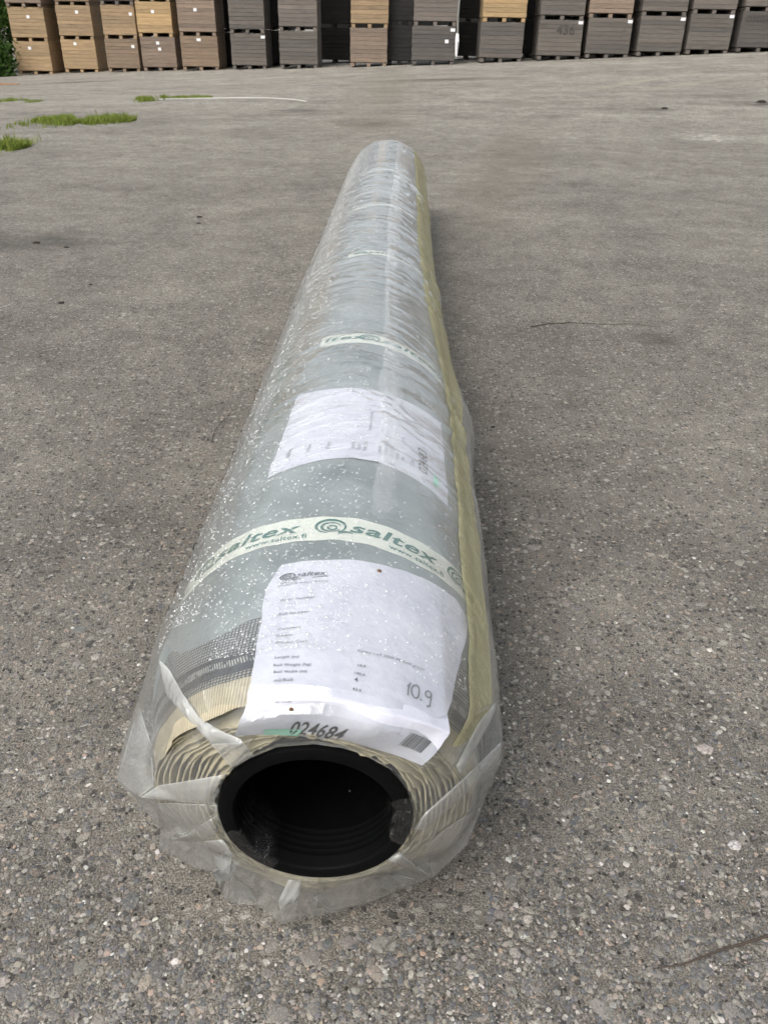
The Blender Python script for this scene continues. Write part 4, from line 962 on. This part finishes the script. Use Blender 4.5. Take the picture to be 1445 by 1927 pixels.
# ------------------------------------------------------------------ grass in the cracks, strap, twigs
def grass(px0, px1, py, depth, n, hmax, label, seed):
    r = random.Random(seed); a = at_ground(px0, py); b = at_ground(px1, py); V, F = [], []
    cx = (a+b)/2
    for k in range(n):
        t = r.random(); u = r.gauss(0, .42); e = math.sin(max(.02, min(.98, t+r.gauss(0, .05)))*math.pi)**.6
        x = a.x+(b.x-a.x)*t; y = a.y+(b.y-a.y)*t+u*depth*e+.15*depth*math.sin(t*9)
        q = float(fbm(np.array(x*7.), np.array(y*3.+seed), 3))
        if q < -.18: continue
        e *= .55+.9*max(0, q+.25)
        z = float(gz(x, y)); h = .95*hmax*r.uniform(.35, 1)*(.4+.6*e); w_ = r.uniform(.003, .006); an = r.uniform(0, 6.28); l = Vector((math.cos(an), math.sin(an), 0)); s = Vector((-l.y, l.x, 0))*w_; o = len(V); p = Vector((x, y, z)); ln = r.uniform(.1, .8)*h
        V += [p-s, p+s, p+Vector((0, 0, h*.6))+l*ln*.35+s*.7, p+Vector((0, 0, h*.6))+l*ln*.35-s*.7, p+Vector((0, 0, h))+l*ln]
        F += [(o, o+1, o+2, o+3), (o+3, o+2, o+4)]
    o = mesh_obj('grass_patch', V, F, M_GRASS); tag(o, label, 'grass', kind='stuff'); return o
grass(62, 250, 229, .55, 5200, .085, 'long bright green grass patch growing in the asphalt', 1)
grass(-60, 42, 281, .5, 3000, .11, 'bright green grass clump at the far left edge of the yard', 2)
grass(258, 312, 188, .5, 1500, .10, 'small grass tuft at the end of the white strip', 3)
grass(312, 400, 184, .35, 900, .05, 'low grass along the white strip', 4)
grass(-10, 50, 190, .4, 500, .06, 'sparse grass near the first crate stack', 5)
grass(50, 75, 192, .3, 160, .05, 'thin weeds beside the sparse grass', 6)
grass(18, 70, 236, .35, 140, .07, 'scattered weeds left of the long grass patch', 7)
def tube(name, pts, rad, mat, label, cat, seg=6, taper=True):
    V, F = [], []; pts = [Vector(p) for p in pts]
    for i, p in enumerate(pts):
        d = (pts[min(i+1, len(pts)-1)]-pts[max(i-1, 0)]).normalized(); s = d.cross(Vector((0, 0, 1))).normalized(); u2 = s.cross(d); rr = rad*(1-.6*i/(len(pts)-1) if taper else 1)
        V += [p+(s*math.cos(a)+u2*math.sin(a))*rr for a in [2*math.pi*k/seg for k in range(seg)]]
    F = grid_faces(len(pts), seg, True)+[tuple(range(seg))[::-1], tuple(range((len(pts)-1)*seg, len(pts)*seg))]
    o = mesh_obj(name, V, F, mat, None, True); tag(o, label, cat); return o
def gpts(px, z):
    out = []
    for (x, y) in px: p = at_ground(x, y); out.append((p.x, p.y, p.z+z))
    return out
def densify(px, n=6):
    out = []
    for i in range(len(px)-1):
        for k in range(n): t = k/n; out.append((px[i][0]*(1-t)+px[i+1][0]*t, px[i][1]*(1-t)+px[i+1][1]*t))
    return out+[px[-1]]
M_TWIG = flat_ink('dry_twig', (.06, .045, .035), .85); M_WHITE = flat_ink('white_plastic', (.55, .55, .53), .5)
tube('plastic_strip', gpts(densify([(300, 188), (345, 187), (400, 186), (460, 185.5), (515, 186), (555, 189), (577, 192.5)], 3), .009), .008, M_WHITE, 'thin curved white strip lying on the asphalt before the crates', 'strip', taper=False)
tube('twig', gpts([(1475, 1750), (1445, 1763), (1400, 1778), (1360, 1789), (1320, 1804), (1280, 1819), (1262, 1821), (1228, 1826)], .0035), .0019, M_TWIG, 'long bent brown twig on the asphalt at the lower right', 'twig')
tube('twig', gpts([(1192, 1851), (1205, 1854), (1222, 1852)], .003), .0009, M_TWIG, 'short straw fragment below the long bent twig', 'twig')
tube('twig', gpts(densify([(998, 617), (1030, 611), (1075, 609), (1130, 612), (1190, 612), (1245, 618)], 3), .004), .0018, M_TWIG, 'thin dark twig lying right of the roll at mid distance', 'twig')
tube('thread', gpts(densify([(398, 835), (405, 812), (420, 795), (436, 778), (450, 766)], 3), .004), .0011, M_TWIG, 'thin dark thread on the asphalt left of the roll', 'thread')
# dark lumps lying loose on the yard
for k, (px, py, s) in enumerate([(376, 409, .016), (374, 421, .012), (116, 571, .013), (70, 458, .02), (126, 466, .013), (171, 536, .009), (866, 1010-60, .008), (927, 804, .006), (1250, 205, .05), (1432, 193, .07)]):
    p = at_ground(px, py); v, f = shapes[k % 10]
    o = mesh_obj('dirt_lump', [(p.x+x*s, p.y+y*s, p.z+z*s*1.6+.001) for x, y, z in v], f, M_DIRT, None, True)
    tag(o, ['larger of two dark crumbs left of the roll end', 'smaller of two dark crumbs left of the roll end', 'single dark crumb on the left side of the yard', 'biggest dark crumb on the dark stain', 'dark crumb at the right end of the dark stain', 'small dark crumb between the single crumb and the roll', 'dark crumb beside the right flank of the film', 'dark crumb right of the film bulge', 'dark clod on the far right of the yard', 'dark clod at the far right edge of the yard'][k], 'dirt lump', 'loose dark crumbs on the asphalt')
# broken plank end at the far left
p = at_ground(4, 160); o = mesh_obj('plank', [(p.x+x*.5-.1, p.y+y*.09, p.z+.004+z*.03) for x, y, z in [(-1, -1, 0), (1, -1, 0), (1, 1, 0), (-1, 1, 0), (-1, -1, 1), (.95, -1, 1), (1, 1, 1), (-1, 1, 1)]], [(0, 3, 2, 1), (4, 5, 6, 7), (0, 1, 5, 4), (1, 2, 6, 5), (2, 3, 7, 6), (3, 0, 4, 7)], M_WOOD); o.color = (.3, .17, .09, 1)
tag(o, 'reddish brown plank lying at the far left before the crates', 'plank')
